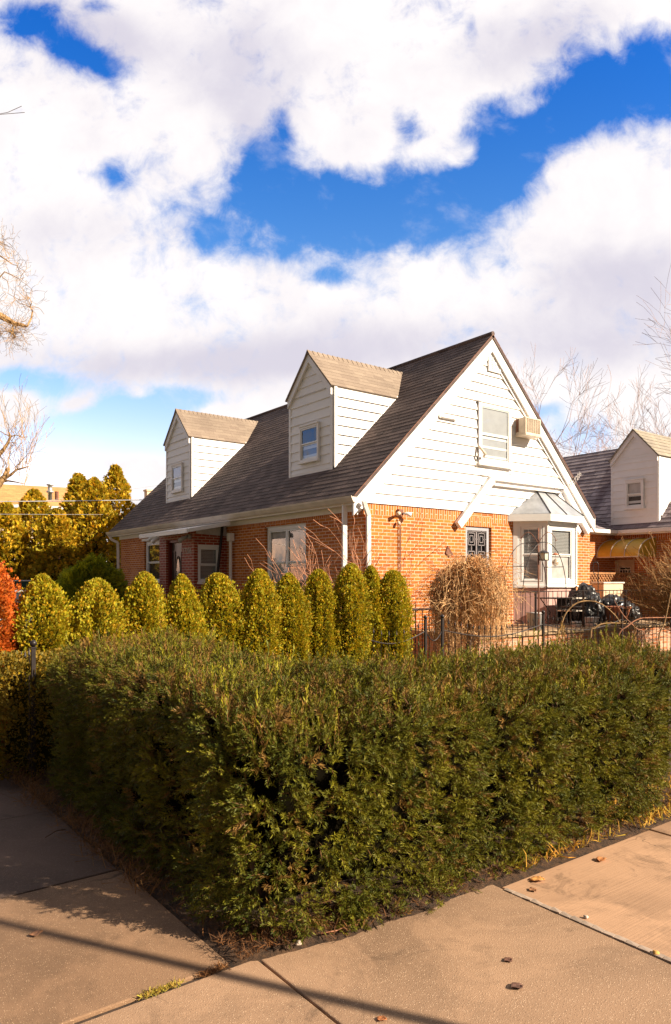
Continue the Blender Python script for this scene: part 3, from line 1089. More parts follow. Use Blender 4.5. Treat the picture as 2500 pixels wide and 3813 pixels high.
# cable drooping over the siding from the window corner
cb = MB()
P_ = [(11.93, 4.42), (11.90, 4.2), (12.05, 4.02), (12.6, 3.97), (13.2, 4.16), (14.2, 4.10), (14.9, 4.2)]
cb.tube([FG(x, 0.05, z) for x, z in P_], 0.006, 5)
cb.tube([FG(11.98, 0.06, 4.62), FG(11.97, 0.16, 4.52), FG(12.02, .2, 4.44), FG(12.06, .12, 4.40)], 0.028, 7)
cb.build('cable', M['beige'], house, smooth=True)

text_part('house_number', '17206', 0.17, FG, 15.28, 0.184, 4.02, 'number_grey', house, slope=R(44), squash=1.0)

# ---- dormers
def dormer(yc, w=1.68):
    y0, y1 = yc - w / 2, yc + w / 2
    xf = 9.256
    ze, za = 5.87, 6.75
    zb = zr(xf)
    F = Fr((xf, 0, 0), (0, 1, 0), (-1, 0, 0))
    def lo(z): return y0 + 0.07 if z < ze else y0 + (z - ze) / (za - ze) * w / 2 + 0.03
    def hi(z): return y1 - 0.07 if z < ze else y1 - (z - ze) / (za - ze) * w / 2 - 0.03
    mb = MB()
    clap(mb, F, lo, hi, zb + .03, ze, 0.203, 0.026, zref=4.02)
    clap(mb, F, lo, hi, ze, za - 0.05, 0.203, 0.022, zref=4.02)
    mb.face([F(y0, -0.002, zb - .1), F(y1, -0.002, zb - .1), F(y1, -0.002, ze), F(yc, -0.002, za), F(y0, -0.002, ze)])
    dm = mb.build('dormer', M['white'], house)
    for sgn, yy in ((-1, y0), (1, y1)):
        Fc = Fr((0, yy, 0), (1, 0, 0), (0, sgn, 0))
        mb = MB()
        clap(mb, Fc, lambda z: xf + 0.06, lambda z: xr(z) - 0.01, zb + 0.05, ze - .10, 0.203, 0.042, base=0.002, zref=4.02)
        mb.fbox(Fc, xf - 0.0, xf + 0.07, 0.0, 0.046, zb - .05, ze)          # corner board
        # frieze under the eave and flashing strip along the slope
        mb.hexa([Fc(xf + .07, 0, ze - .14), Fc(xr(ze - .14), 0, ze - .14), Fc(xr(ze - .14), .026, ze - .14), Fc(xf + .07, .026, ze - .14),
                 Fc(xf + .07, 0, ze), Fc(xr(ze), 0, ze), Fc(xr(ze), .026, ze), Fc(xf + .07, .026, ze)])
        mb.hexa([Fc(xf, 0.0, zb + .012), Fc(xr(ze), 0, ze + .012), Fc(xr(ze), .03, ze + .012), Fc(xf, .03, zb + .012),
                 Fc(xf, 0.0, zb + .05), Fc(xr(ze), 0, ze + .05), Fc(xr(ze), .03, ze + .05), Fc(xf, .03, zb + .05)])
        mb.build('dormer_cheek', M['white'], dm)
    mb = MB()
    for s0 in (y0, y1 - 0.07):
        mb.fbox(F, s0, s0 + 0.07, 0.0, 0.028, zb - .03, ze)
    mb.fbox(F, y0 + .071, y1 - .071, 0.0, 0.02, zb - .06, zb + 0.03)
    # raking boards
    for sgn in (-1, 1):
        ya = yc + sgn * (w / 2 + 0.0)
        sl = (za - ze) / (w / 2)
        mb.hexa([F(ya, .02, ze - .20), F(yc, .02, za - .20), F(yc, .07, za - .20), F(ya, .07, ze - .20),
                 F(ya, .02, ze + .03), F(yc, .02, za + .03), F(yc, .07, za + .03), F(ya, .07, ze + .03)])
    mb.build('dormer_trim', M['trim'], dm)
    mb = MB()
    for sgn in (-1, 1):
        oh = 0.055
        ye = yc + sgn * (w / 2 + oh)
        sl = (za - ze) / (w / 2)
        z0 = ze - oh * sl + .04
        L = math.hypot(w / 2 + oh, (w / 2 + oh) * sl)
        cy, cz = (w / 2 + oh) / L, (w / 2 + oh) * sl / L
        P = (lambda ye, sgn, z0, cy, cz: (lambda s, t, l: (s, ye - sgn * (cy * t - cz * l), z0 + cz * t + cy * l)))(ye, sgn, z0, cy, cz)
        fhi = (lambda z0, cz: (lambda t: xr(z0 + cz * t) + 0.02))(z0, cz)
        shingles(mb, P, lambda t: xf - 0.10, fhi, L, 0.14, 0.006)
        a = [P(xf - 0.10, 0, -0.03), P(fhi(0), 0, -0.03), P(fhi(L), L, -0.03), P(xf - 0.10, L, -0.03)]
        b = [P(xf - 0.10, 0, -0.002), P(fhi(0), 0, -0.002), P(fhi(L), L, -0.002), P(xf - 0.10, L, -0.002)]
        mb.hexa(a + b)
    # hip-and-ridge caps
    k = xf - 0.10
    while k < xr(za) - 0.02:
        mb.hexa([(k, yc - .11, za + .035 - .11 * sl), (k + .145, yc - .11, za + .022 - .11 * sl), (k + .145, yc, za + .052), (k, yc, za + .068),
                 (k, yc - .11, za + .045 - .11 * sl), (k + .145, yc - .11, za + .032 - .11 * sl), (k + .145, yc, za + .062), (k, yc, za + .080)])
        mb.hexa([(k, yc, za + .068), (k + .145, yc, za + .052), (k + .145, yc + .11, za + .022 - .11 * sl), (k, yc + .11, za + .035 - .11 * sl),
                 (k, yc, za + .080), (k + .145, yc, za + .062), (k + .145, yc + .11, za + .032 - .11 * sl), (k, yc + .11, za + .045 - .11 * sl)])
        k += 0.14
    mb.build('dormer_roof', M['shingle_sunlit'], dm, recalc=False)
    return F

F = dormer(13.12)
double_hung(house, F, 12.74, 13.46, 4.36, 5.14, n=0.028, case=0.045, depth=0.05, upper='room', lower='screen', name='dormer_window')
F = dormer(19.98)
double_hung(house, F, 19.61, 20.33, 4.36, 5.14, n=0.028, case=0.045, depth=0.05, upper='peach', lower='screen', name='dormer_window')

# ---- bay window
bay = empty('bay_window', (0, 0, 0)); bay.parent = house; bay.location = (13.2 - HX, 10.67 - HY, 0)
q = 0.53
FL = Fr((13.2, 10.67, 0), (1, -1, 0), (-1, -1, 0))
FF = Fr((13.73, 10.14, 0), (1, 0, 0), (0, -1, 0))
FR = Fr((14.87, 10.14, 0), (1, 1, 0), (1, -1, 0))
LS = q * math.sqrt(2)
mb = MB()
wall(mb, FL, 0, LS, 1.56, 3.10, holes=[(0.17, 0.66, 1.66, 2.93)], depth=0.06)
wall(mb, FF, 0, 1.14, 1.56, 3.10, holes=[(0.09, 1.05, 1.62, 2.97)], depth=0.06)
wall(mb, FR, 0, LS, 1.56, 3.10, holes=[(0.12, 0.62, 1.66, 2.93)], depth=0.06)
mb.fbox(FL, -0.0, LS - .02, 0.0, 0.04, 1.53, 1.58)
mb.fbox(FF, -0.04, 1.18, 0.002, 0.05, 1.53, 1.58)
mb.fbox(FR, 0.02, LS, 0.0, 0.04, 1.53, 1.58)
mb.fbox(FL, 0.0, 0.10, 0.002, 0.02, 1.60, 3.08)
mb.fbox(FF, 0.0, 0.05, 0.002, 0.022, 1.60, 3.08)
mb.fbox(FF, 1.09, 1.14, 0.002, 0.022, 1.60, 3.08)
mb.build('bay_panel', M['vinyl'], bay)
mb = MB()
for F_, ln in ((FL, LS), (FF, 1.14), (FR, LS)):
    n = max(2, round(ln / 0.24))
    for k in range(n):
        a, b = ln * k / n, ln * (k + 1) / n
        mb.fbox(F_, a + .003, b - .003, -0.03, -0.01 + rnd.random() * .003, 0.55, 1.528)
mb.build('tile_base', M['pink'], bay)
E = [Vector((13.02, 10.66, 0)), Vector((13.665, 9.985, 0)), Vector((14.935, 9.985, 0)), Vector((15.58, 10.66, 0))]
mb = MB()
for a, b in zip(E, E[1:]):
    d = (b - a).normalized(); n_ = Vector((d.y, -d.x, 0))
    mb.hexa([a + Vector((0, 0, 3.04)), b + Vector((0, 0, 3.04)), b + n_ * -.03 + Vector((0, 0, 3.04)), a + n_ * -.03 + Vector((0, 0, 3.04)),
             a + Vector((0, 0, 3.20)), b + Vector((0, 0, 3.20)), b + n_ * -.03 + Vector((0, 0, 3.20)), a + n_ * -.03 + Vector((0, 0, 3.20))])
mb.face([(p.x, p.y, 3.06) for p in E])
mb.build('bay_fascia', M['vinyl'], bay)
mb = MB()
TL, TR = (14.05, 10.64, 3.78), (14.72, 10.64, 3.78)
e = [(p.x, p.y, 3.205) for p in E]
mb.face([e[0], e[1], TL]); mb.face([e[1], e[2], TR, TL]); mb.face([e[2], e[3], TR])
br = mb.build('bay_roof', M['copper'], bay)
mb = MB()
up = Vector((0, 0, .008))
mb.tube([Vector(e[1]) + up, Vector(TL) + up], 0.014, 5)
mb.tube([Vector(e[2]) + up, Vector(TR) + up], 0.012, 5)
mb.tube([(Vector(e[1]) * .52 + Vector(e[2]) * .48) + up, (Vector(TL) * .55 + Vector(TR) * .45) + up], 0.014, 5)
mb.tube([Vector(e[0]) + up, Vector(TL) + up, Vector(TR) + up, Vector(e[3]) + up], 0.008, 5)
mb.build('roof_seam', M['black_frame'], bay)
double_hung(house, FL, 0.18, 0.65, 1.67, 2.92, n=-0.05, case=0.035, depth=0.045, upper='slats', lower='slats', sill=False, casemat='vinyl')
double_hung(house, FF, 0.10, 1.04, 1.63, 2.96, n=-0.05, case=0.085, depth=0.045, upper='slats', lower='curtain', sill=False, casemat='vinyl')
double_hung(house, FR, 0.13, 0.61, 1.67, 2.92, n=-0.05, case=0.035, depth=0.045, upper='slats', lower='slats', sill=False, casemat='vinyl')

# ---- porch
PX, PY0, PY1 = 7.86, 16.1, 18.15
FP = Fr((PX, 0, 0), (0, 1, 0), (-1, 0, 0))
FS = Fr((0, PY0, 0), (1, 0, 0), (0, -1, 0))
FN = Fr((0, PY1, 0), (1, 0, 0), (0, 1, 0))
mb = MB()
wall(mb, FP, PY0, PY1, -0.1, 2.90, holes=[(16.78, 17.72, 0.4, 2.74)], depth=0.22)
wall(mb, FS, PX, HX, -0.1, 2.86, holes=[(7.97, 8.58, 1.64, 2.55)], depth=0.08)
wall(mb, FN, PX, HX, -0.1, 2.86)
por = mb.build('porch', brick_mat('glossy dark brick', (0.36, 0.06, 0.022), (0.24, 0.035, 0.016), (0.50, 0.38, 0.30), 0.6), house)
mb = MB()
# white infill under the rake, lean-to roof, fascia
mb.face([FS(PX + .05, 0.02, 2.84), FS(HX - .02, 0.02, 2.80), FS(HX - .02, 0.02, 3.08), FS(PX + .05, 0.02, 2.92)])
mb.build('infill_panel', plain('grey painted panel', (0.50, 0.49, 0.53), .6), por)
mb = MB()
mb.hexa([(7.40, 15.46, 2.86), (8.50, 15.46, 3.07), (8.50, 18.30, 3.07), (7.40, 18.30, 2.86),
         (7.40, 15.46, 2.90), (8.50, 15.46, 3.12), (8.50, 18.30, 3.12), (7.40, 18.30, 2.90)])
mb.box(7.36, 7.40, 15.45, 18.32, 2.80, 2.905)
mb.hexa([(7.40, 15.42, 2.82), (8.50, 15.42, 3.03), (8.50, 15.455, 3.03), (7.40, 15.455, 2.82),
         (7.40, 15.42, 2.91), (8.50, 15.42, 3.13), (8.50, 15.455, 3.13), (7.40, 15.455, 2.91)])
mb.build('porch_roof', M['trim'], por, bevel=0.006)
mb = MB()
mb.ring(FP, 16.78, 17.72, 0.4, 2.74, 0.07, -0.20, -0.06)
dfm = mb.build('door_frame', M['red_wood'], house)
mb = MB()
mb.fbox(FP, 16.85, 17.65, -0.18, -0.13, 0.47, 2.67)
for a, b, c, d in ((16.90, 17.08, 1.75, 2.45), (17.42, 17.60, 1.75, 2.45), (16.90, 17.08, .6, 1.6), (17.42, 17.60, .6, 1.6)):
    mb.ring(FP, a, b, c, d, 0.022, -0.129, -0.112)
pts = [FP(17.25 + .13 * math.cos(t), -0.122, 1.85 + .46 * math.sin(t)) for t in np.linspace(0, 2 * math.pi, 25)]
mb.tube(pts, 0.018, 6)
door = mb.build('door', M['door'], house, bevel=.003)
mb = MB()
mb.face([FP(17.25 + .09 * math.cos(t), -0.121, 1.85 + .40 * math.sin(t)) for t in np.linspace(0, 2 * math.pi, 24, endpoint=False)])
mb.build('oval_glass', plain('leaded glass', (0.45, 0.42, 0.36), .15, var=.5, scale=30), door)
mb = MB(); mb.sphere(FP(16.93, -0.08, 1.45), 0.035, 6)
mb.build('door_knob', M['galv'], door, smooth=True)
double_hung(house, FS, 7.98, 8.57, 1.65, 2.54, n=-0.06, case=0.055, depth=0.055, upper='slats', lower='slats', sill=True)
text_part('house_number', '17206', 0.20, FP, 16.70, 0.008, 2.36, 'number', house, squash=1.0)
# small lamps by the door and the window
mb = MB()
mb.fbox(FP, 16.22, 16.32, 0.0, 0.06, 2.72, 2.82)
mb.tube([FP(16.30, .06, 2.78), FP(16.38, .14, 2.74), FP(16.46, .22, 2.66)], [.03, .05, .06], 9)
mb.build('porch_lamp', M['grey_frame'], house, smooth=True)
mb = MB()
mb.fbox(FE, 20.05, 20.15, 0.0, 0.07, 2.92, 3.02)
mb.tube([FE(20.1, .07, 2.96), FE(20.2, .16, 2.9), FE(20.25, .22, 2.82)], [.03, .05, .07], 9)
mb.tube([FE(20.1, .07, 2.98), FE(20.35, .18, 2.96), FE(20.45, .22, 2.92)], [.03, .05, .06], 9)
mb.build('floodlight', M['vinyl'], house, smooth=True)

# ---- air conditioner through the gable wall
ac = empty('air_conditioner', (13.52, 10.5, 5.03), 'boxy window air conditioner sticking out of the white gable beside its window', 'air conditioner')
mb = MB()
mb.fbox(FG, 13.25, 13.80, 0.03, 0.30, 5.03, 5.40)
body = mb.build('housing', M['beige'], ac, bevel=0.01)
mb = MB()
mb.ring(FG, 13.25, 13.80, 5.03, 5.40, 0.03, 0.302, 0.315)
for k in range(1, 6):
    x = 13.28 + .49 * k / 6
    mb.fbox(FG, x - .005, x + .005, 0.303, 0.314, 5.06, 5.37)
for k in range(1, 14):
    z = 5.06 + .31 * k / 14
    mb.fbox(FG, 13.28, 13.77, 0.304, 0.3125, z - .004, z + .004)
mb.build('front_grille', M['beige'], ac)
mb = MB()
mb.fbox(Fr((13.25, 0, 0), (0, 1, 0), (-1, 0, 0)), 10.55, 10.62, 0.001, 0.006, 5.08, 5.38)
mb.build('side_louvre', M['rust'], ac)
mb = MB(); mb.fbox(FG, 13.27, 13.79, 0.299, 0.301, 5.05, 5.38)
mb.build('coil', M['rust'], ac)
mb = MB()
mb.fbox(FG, 13.24, 13.81, 0.03, 0.33, 4.985, 5.028)
mb.build('base_tray', M['beige'], ac, bevel=.006)

# ------------------------------------------------------------------ neighbouring house
NXW, NYC = 20.2, 12.45
nh = empty('neighbour_house', (NXW, NYC, 0), 'brick house with grey slate roof and one white dormer, right of the gabled house', 'house')
FNE = Fr((NXW, 0, 0), (0, 1, 0), (-1, 0, 0))
FNL = Fr((0, NYC, 0), (1, 0, 0), (0, -1, 0))
mb = MB()
wall(mb, FNE, 6.5, NYC, -0.1, 3.10, holes=[(11.78, 12.40, 0.3, 2.32)], depth=0.1)
soldier(mb, FNE, 6.5, NYC, 2.88, 3.08)
wall(mb, FNL, HX2 + .02, NXW, -0.1, 3.10)
soldier(mb, FNL, HX2 + .02, NXW, 2.88, 3.08)
mb.build('brick_wall', M['brick'], nh)
mb = MB()
NRX0, NRZ0, NRXT, NRZT = 19.93, 3.22, 23.1, 6.30
NS = (NRZT - NRZ0) / (NRXT - NRX0)
def nxr(z): return NRX0 + (z - NRZ0) / NS
for side in (0, 1):
    ux = 1 if side == 0 else -1
    L = math.hypot(NRXT - NRX0, NRZT - NRZ0)
    cx, cz = (NRXT - NRX0) / L, (NRZT - NRZ0) / L
    x0 = NRX0 if side == 0 else 2 * NRXT - NRX0
    P = (lambda x0, ux, cx, cz: (lambda s, t, l: (x0 + ux * (cx * t - cz * l), s, NRZ0 + cz * t + cx * l)))(x0, ux, cx, cz)
    shingles(mb, P, lambda t: 6.3, lambda t: 19.5, L, 0.20, 0.02)
    a = [P(6.3, 0, -0.05), P(19.5, 0, -0.05), P(19.5, L, -0.05), P(6.3, L, -0.05)]
    b = [P(6.3, 0, -0.002), P(19.5, 0, -0.002), P(19.5, L, -0.002), P(6.3, L, -0.002)]
    mb.hexa(a + b)
# little roof over the link
P = lambda s, t, l: (s, NYC - .25 + t * .9 - l * .43, 3.22 + t * .43 + l * .9)
shingles(mb, P, lambda t: HX2 - .1, lambda t: min(NXW + 1.2, NXW - .27 + t * .45), 3.2, 0.20, 0.02)
nr = mb.build('roof', M['slate'], nh, recalc=False)
mb = MB()
mb.box(NRX0 - .02, NRX0 + .02, 6.4, NYC - .27, 3.05, 3.19); mb.box(NRX0 - .13, NRX0 - .02, 6.4, NYC - .37, 3.09, 3.20)
mb.box(NRX0 + .02, NXW, 6.4, NYC - .27, 3.06, 3.10)
mb.build('gutter', M['trim'], nh, bevel=.006)
mb = MB()
mb.box(HX2 + .02, NRX0 + .02, NYC - .26, NYC - .22, 3.05, 3.19); mb.box(HX2 + .02, NRX0 - .02, NYC - .37, NYC - .26, 3.09, 3.20)
mb.box(HX2 + .02, NRX0, NYC - .22, NYC, 3.06, 3.10)
mb.build('gutter', M['trim'], nh, bevel=.006)
# its dormer
y0, y1, xf, ze, za = 10.97, 12.47, 20.10, 5.34, 6.17
yc = (y0 + y1) / 2; w = y1 - y0
zb = NRZ0 + NS * (xf - NRX0)
F = Fr((xf, 0, 0), (0, 1, 0), (-1, 0, 0))
mb = MB()
f1 = lambda z: y0 + 0.06 if z < ze else y0 + (z - ze) / (za - ze) * w / 2 + 0.03
f2 = lambda z: y1 - 0.06 if z < ze else y1 - (z - ze) / (za - ze) * w / 2 - 0.03
clap(mb, F, f1, f2, zb, ze, 0.203, 0.026, zref=zb)
clap(mb, F, f1, f2, ze, za - .05, 0.203, 0.018, zref=zb)
mb.face([F(y0, -0.002, zb - .1), F(y1, -0.002, zb - .1), F(y1, -0.002, ze), F(yc, -0.002, za), F(y0, -0.002, ze)])
dm = mb.build('dormer', M['white'], nh)
for sgn, yy in ((-1, y0), (1, y1)):
    Fc = Fr((0, yy, 0), (1, 0, 0), (0, sgn, 0))
    mb = MB()
    clap(mb, Fc, lambda z: xf + 0.06, lambda z: nxr(z), zb + 0.03, ze, 0.203, 0.018, zref=zb)
    mb.fbox(Fc, xf, xf + 0.07, 0, 0.022, zb - .05, ze)
    mb.build('dormer_cheek', M['white'], dm)
mb = MB()
for s0 in (y0, y1 - .06):
    mb.fbox(F, s0, s0 + .06, 0.0, 0.022, zb - .05, ze)
mb.fbox(F, y0 + .061, y1 - .061, 0, .02, zb - .05, zb + .03)
for sgn in (-1, 1):
    ya = yc + sgn * w / 2
    mb.hexa([F(ya, .02, ze - .17), F(yc, .02, za - .17), F(yc, .07, za - .17), F(ya, .07, ze - .17),
             F(ya, .02, ze + .03), F(yc, .02, za + .03), F(yc, .07, za + .03), F(ya, .07, ze + .03)])
mb.build('dormer_trim', M['trim'], dm)
mb = MB()
for sgn in (-1, 1):
    oh = .05; ye = yc + sgn * (w / 2 + oh); sl_ = (za - ze) / (w / 2); z0 = ze - oh * sl_ + .04
    L = math.hypot(w / 2 + oh, (w / 2 + oh) * sl_); cy, cz = (w / 2 + oh) / L, (w / 2 + oh) * sl_ / L
    P = (lambda ye, sgn, z0, cy, cz: (lambda s, t, l: (s, ye - sgn * (cy * t - cz * l), z0 + cz * t + cy * l)))(ye, sgn, z0, cy, cz)
    fh = (lambda z0, cz: (lambda t: nxr(z0 + cz * t) + .02))(z0, cz)
    shingles(mb, P, lambda t: xf - .1, fh, L, 0.18, 0.015)
    mb.hexa([P(xf - .1, 0, -.03), P(fh(0), 0, -.03), P(fh(L), L, -.03), P(xf - .1, L, -.03), P(xf - .1, 0, -.002), P(fh(0), 0, -.002), P(fh(L), L, -.002), P(xf - .1, L, -.002)])
mb.build('dormer_roof', M['slate_pale'], dm, recalc=False)
double_hung(nh, F, 11.40, 11.98, 3.86, 4.68, n=0.028, case=0.06, depth=0.05, upper='curtain', lower='room', name='dormer_window')
# side door
mb = MB()
mb.ring(FNE, 11.78, 12.40, 0.3, 2.32, 0.06, -0.08, 0.02)
mb.build('door_frame', M['beige'], nh)
mb = MB()
mb.fbox(FNE, 11.84, 12.34, -0.07, -0.03, 0.36, 2.26)
dr = mb.build('door', M['beige'], nh)
mb = MB()
mb.fbox(FNE, 11.92, 12.26, -0.029, -0.026, 1.78, 2.08)
mb.build('door_window', M['car_glass'], dr)
mb = MB()
mb.ring(FNE, 11.90, 12.28, 1.76, 2.10, 0.022, -0.028, -0.012)
for k in range(1, 4):
    y = 11.92 + .34 * k / 4
    mb.fbox(FNE, y - .008, y + .008, -0.025, -0.014, 1.78, 2.0)
mb.fbox(FNE, 11.92, 12.26, -0.025, -0.015, 2.001, 2.02)
mb.build('muntin', M['trim'], dr)
# curved yellow awning
mb = MB()
A0, A1 = 11.1, 12.42
prof = [(0.0, 0.56)] + [(0.95 * math.sin(t), 0.56 * math.cos(t) ** .9 if math.cos(t) > 0 else 0) for t in np.linspace(0.15, math.pi / 2, 9)]
for a, b in zip(prof, prof[1:]):
    mb.face([FNE(A0, a[0], 2.38 + a[1]), FNE(A1, a[0], 2.38 + a[1]), FNE(A1, b[0], 2.38 + b[1]), FNE(A0, b[0], 2.38 + b[1])])
for s_ in (A0, A1):
    mb.face([FNE(s_, p[0], 2.38 + p[1]) for p in prof] + [FNE(s_, 0, 2.38)])
aw = mb.build('awning', M['yellow'], nh, smooth=False)
mb = MB()
for k in range(4):
    s_ = A0 + (A1 - A0) * k / 3
    mb.tube([FNE(s_, p[0] + .008, 2.385 + p[1]) for p in prof], 0.014, 5)
mb.tube([FNE(A0, .955, 2.375), FNE(A1, .955, 2.375)], 0.018, 5)
mb.build('awning_frame', M['gutter'], aw)

#SECTION_LATER
# ------------------------------------------------------------------ foliage tools
def mesh_np(name, verts, quads, tint=None, mat=None, parent=None, loc=None):
    """verts (n,3), quads (m,4), tint (n,3) -> one mesh object"""
    me = bpy.data.meshes.new(name)
    nv, nf = len(verts), len(quads)
    me.vertices.add(nv)
    me.vertices.foreach_set('co', np.ascontiguousarray(verts, np.float32).ravel())
    me.loops.add(nf * 4)
    me.loops.foreach_set('vertex_index', np.ascontiguousarray(quads, np.int32).ravel())
    me.polygons.add(nf)
    me.polygons.foreach_set('loop_start', np.arange(0, nf * 4, 4, dtype=np.int32))
    me.polygons.foreach_set('loop_total', np.full(nf, 4, np.int32))
    if tint is not None:
        a = me.color_attributes.new('tint', 'FLOAT_COLOR', 'POINT')
        c = np.ones((nv, 4), np.float32); c[:, :3] = tint
        a.data.foreach_set('color', c.ravel())
    me.update(calc_edges=True)
    return link_mesh(name, me, mat, parent, loc)


def norm(a):
    return a / np.maximum(1e-9, np.linalg.norm(a, axis=-1, keepdims=True))


def frames(d, roll=None):
    """rotation matrices whose z column is d"""
    d = norm(d)
    r = norm(rng.normal(size=d.shape))
    x = norm(np.cross(r, d)); y = np.cross(d, x)
    return np.stack([x, y, d], axis=-1)


def kite(a, b, w, nrm):
    """needle or leaflet from a to b, widest near 40 %"""
    side = np.cross(b - a, nrm); side = side / (np.linalg.norm(side) + 1e-9) * w
    m = a + (b - a) * 0.45
    return [a, m + side, b, m - side]


def yew_sprig(length, n, nl, w, seed, spread=0.95):
    r = np.random.default_rng(seed)
    V, isn = [], []
    V += kite(np.array([0, 0, -length * .3]), np.array([0, 0, length]), w * .9, np.array([0, 1.0, 0])); isn += [0] * 4
    for k in range(n):
        t = (k + .5) / n
        z = length * (0.05 + 0.95 * t)
        a = r.uniform(0, 2 * math.pi) if k % 2 else (0 if (k // 2) % 2 else math.pi) + r.normal(0, .5)
        out = spread * (1 - .55 * t)
        d = np.array([math.cos(a) * out, math.sin(a) * out, 0.55 + .6 * t])
        d /= np.linalg.norm(d)
        L = nl * (0.75 + .4 * r.random()) * (1 - .25 * t)
        p = np.array([0, 0, z])
        nrm = np.cross(d, np.cross(np.array([0, 0, 1.0]), d)) + r.normal(0, .4, 3)
        V += kite(p, p + d * L, w, nrm); isn += [1] * 4
    return np.array(V), np.array(isn)


def fan_spray(length, n, w, seed):
    """flat scale-leaf spray of an arborvitae"""
    r = np.random.default_rng(seed)
    V = []
    V += kite(np.zeros(3), np.array([0, 0, length]), w * .8, np.array([0, 1.0, 0]))
    for k in range(n):
        t = (k + 1) / (n + 1)
        s = 1 if k % 2 else -1
        p = np.array([0, 0, length * t * .85])
        d = np.array([s * (0.8 - .3 * t), r.normal(0, .22), .75]); d /= np.linalg.norm(d)
        L = length * (.62 - .32 * t) * (.8 + .4 * r.random())
        V += kite(p, p + d * L, w, np.array([r.normal(0, .35), 1.0, r.normal(0, .35)]))
    return np.array(V), np.ones(len(V))


def scatter(templates, P, D, S_, tints, stem_tint=None, pick=None):
    """place templates at P with z axis D and size S_; returns verts, quads, tints"""
    Vs, Ts = [], []
    idx = rng.integers(0, len(templates), len(P)) if pick is None else pick
    Rm = frames(D)
    for k, (tv, isn) in enumerate(templates):
        m = np.where(idx == k)[0]
        if not len(m): continue
        v = np.einsum('nij,kj->nki', Rm[m], tv) * S_[m][:, None, None] + P[m][:, None, :]
        t = np.repeat(tints[m][:, None, :], len(tv), axis=1)
        # tips of the sprig a little lighter or browner than its base is a matter of the plant itself
        t = t * (1 + rng.normal(0, .10, (len(m), len(tv) // 4, 1)).repeat(4, axis=1))
        if stem_tint is not None:
            t[:, isn == 0, :] = np.array(stem_tint)
        Vs.append(v.reshape(-1, 3)); Ts.append(t.reshape(-1, 3))
    V = np.concatenate(Vs); T = np.clip(np.concatenate(Ts), 0, 1)
    Q = np.arange(len(V)).reshape(-1, 4)
    return V, Q, T


def lump(P, f, seed=0.0):
    """cheap smooth noise, vectorised"""
    x, y, z = P[:, 0] * f + seed, P[:, 1] * f + seed * 1.7, P[:, 2] * f - seed
    return (np.sin(x * 1.7 + np.sin(y * 1.3 + 1.1) * 1.4) + np.sin(y * 2.1 + np.sin(z * 1.9) * 1.2 + 2.0) + np.sin(z * 1.8 + np.sin(x * 2.3) * 1.3 + .7)) / 3


# ------------------------------------------------------------------ the clipped yew hedge round the corner
HB = [(1.65, 5.9, 2.70, 3.66), (1.65, 2.66, 2.70, 6.05)]
HTOP = 1.13


def box_sd2(P, b, r):
    cx, cy = (b[0] + b[1]) / 2, (b[2] + b[3]) / 2
    qx = np.abs(P[:, 0] - cx) - (b[1] - b[0]) / 2 + r
    qy = np.abs(P[:, 1] - cy) - (b[3] - b[2]) / 2 + r
    return np.hypot(np.maximum(qx, 0), np.maximum(qy, 0)) + np.minimum(np.maximum(qx, qy), 0) - r


def hedge_sd(P):
    d2 = np.minimum(box_sd2(P, HB[0], .42), box_sd2(P, HB[1], .42))
    z = P[:, 2]
    # narrower foot, fuller middle
    z = P[:, 2]
    d2 = d2 + 1.2 * np.clip((P[:, 0] - 4.7) * .6 - z, 0, .5)
    d2 = d2 + 0.015 * np.clip((0.42 - z) / 0.42, 0, 1) ** 1.5 + 0.03 * np.sin(z * 3) 
    top = HTOP + 0.06 * lump(P * np.array([1, 1, 0]), 2.2, 2.0) + .035 * np.clip(P[:, 1] - 3.6, 0, 3) - .10 * np.clip(3.5 - P[:, 1], 0, 1)
    dz = z - top
    r = .30
    q1, q2 = d2 + r, dz + r
    sd = np.hypot(np.maximum(q1, 0), np.maximum(q2, 0)) + np.minimum(np.maximum(q1, q2), 0) - r
    return sd + 0.060 * lump(P, 3.6, 1.0) + 0.045 * lump(P, 9.5, 4.0)


def grad(fn, P, e=0.02):
    g = np.stack([fn(P + np.eye(3)[k] * e) - fn(P - np.eye(3)[k] * e) for k in range(3)], axis=1)
    return norm(g)


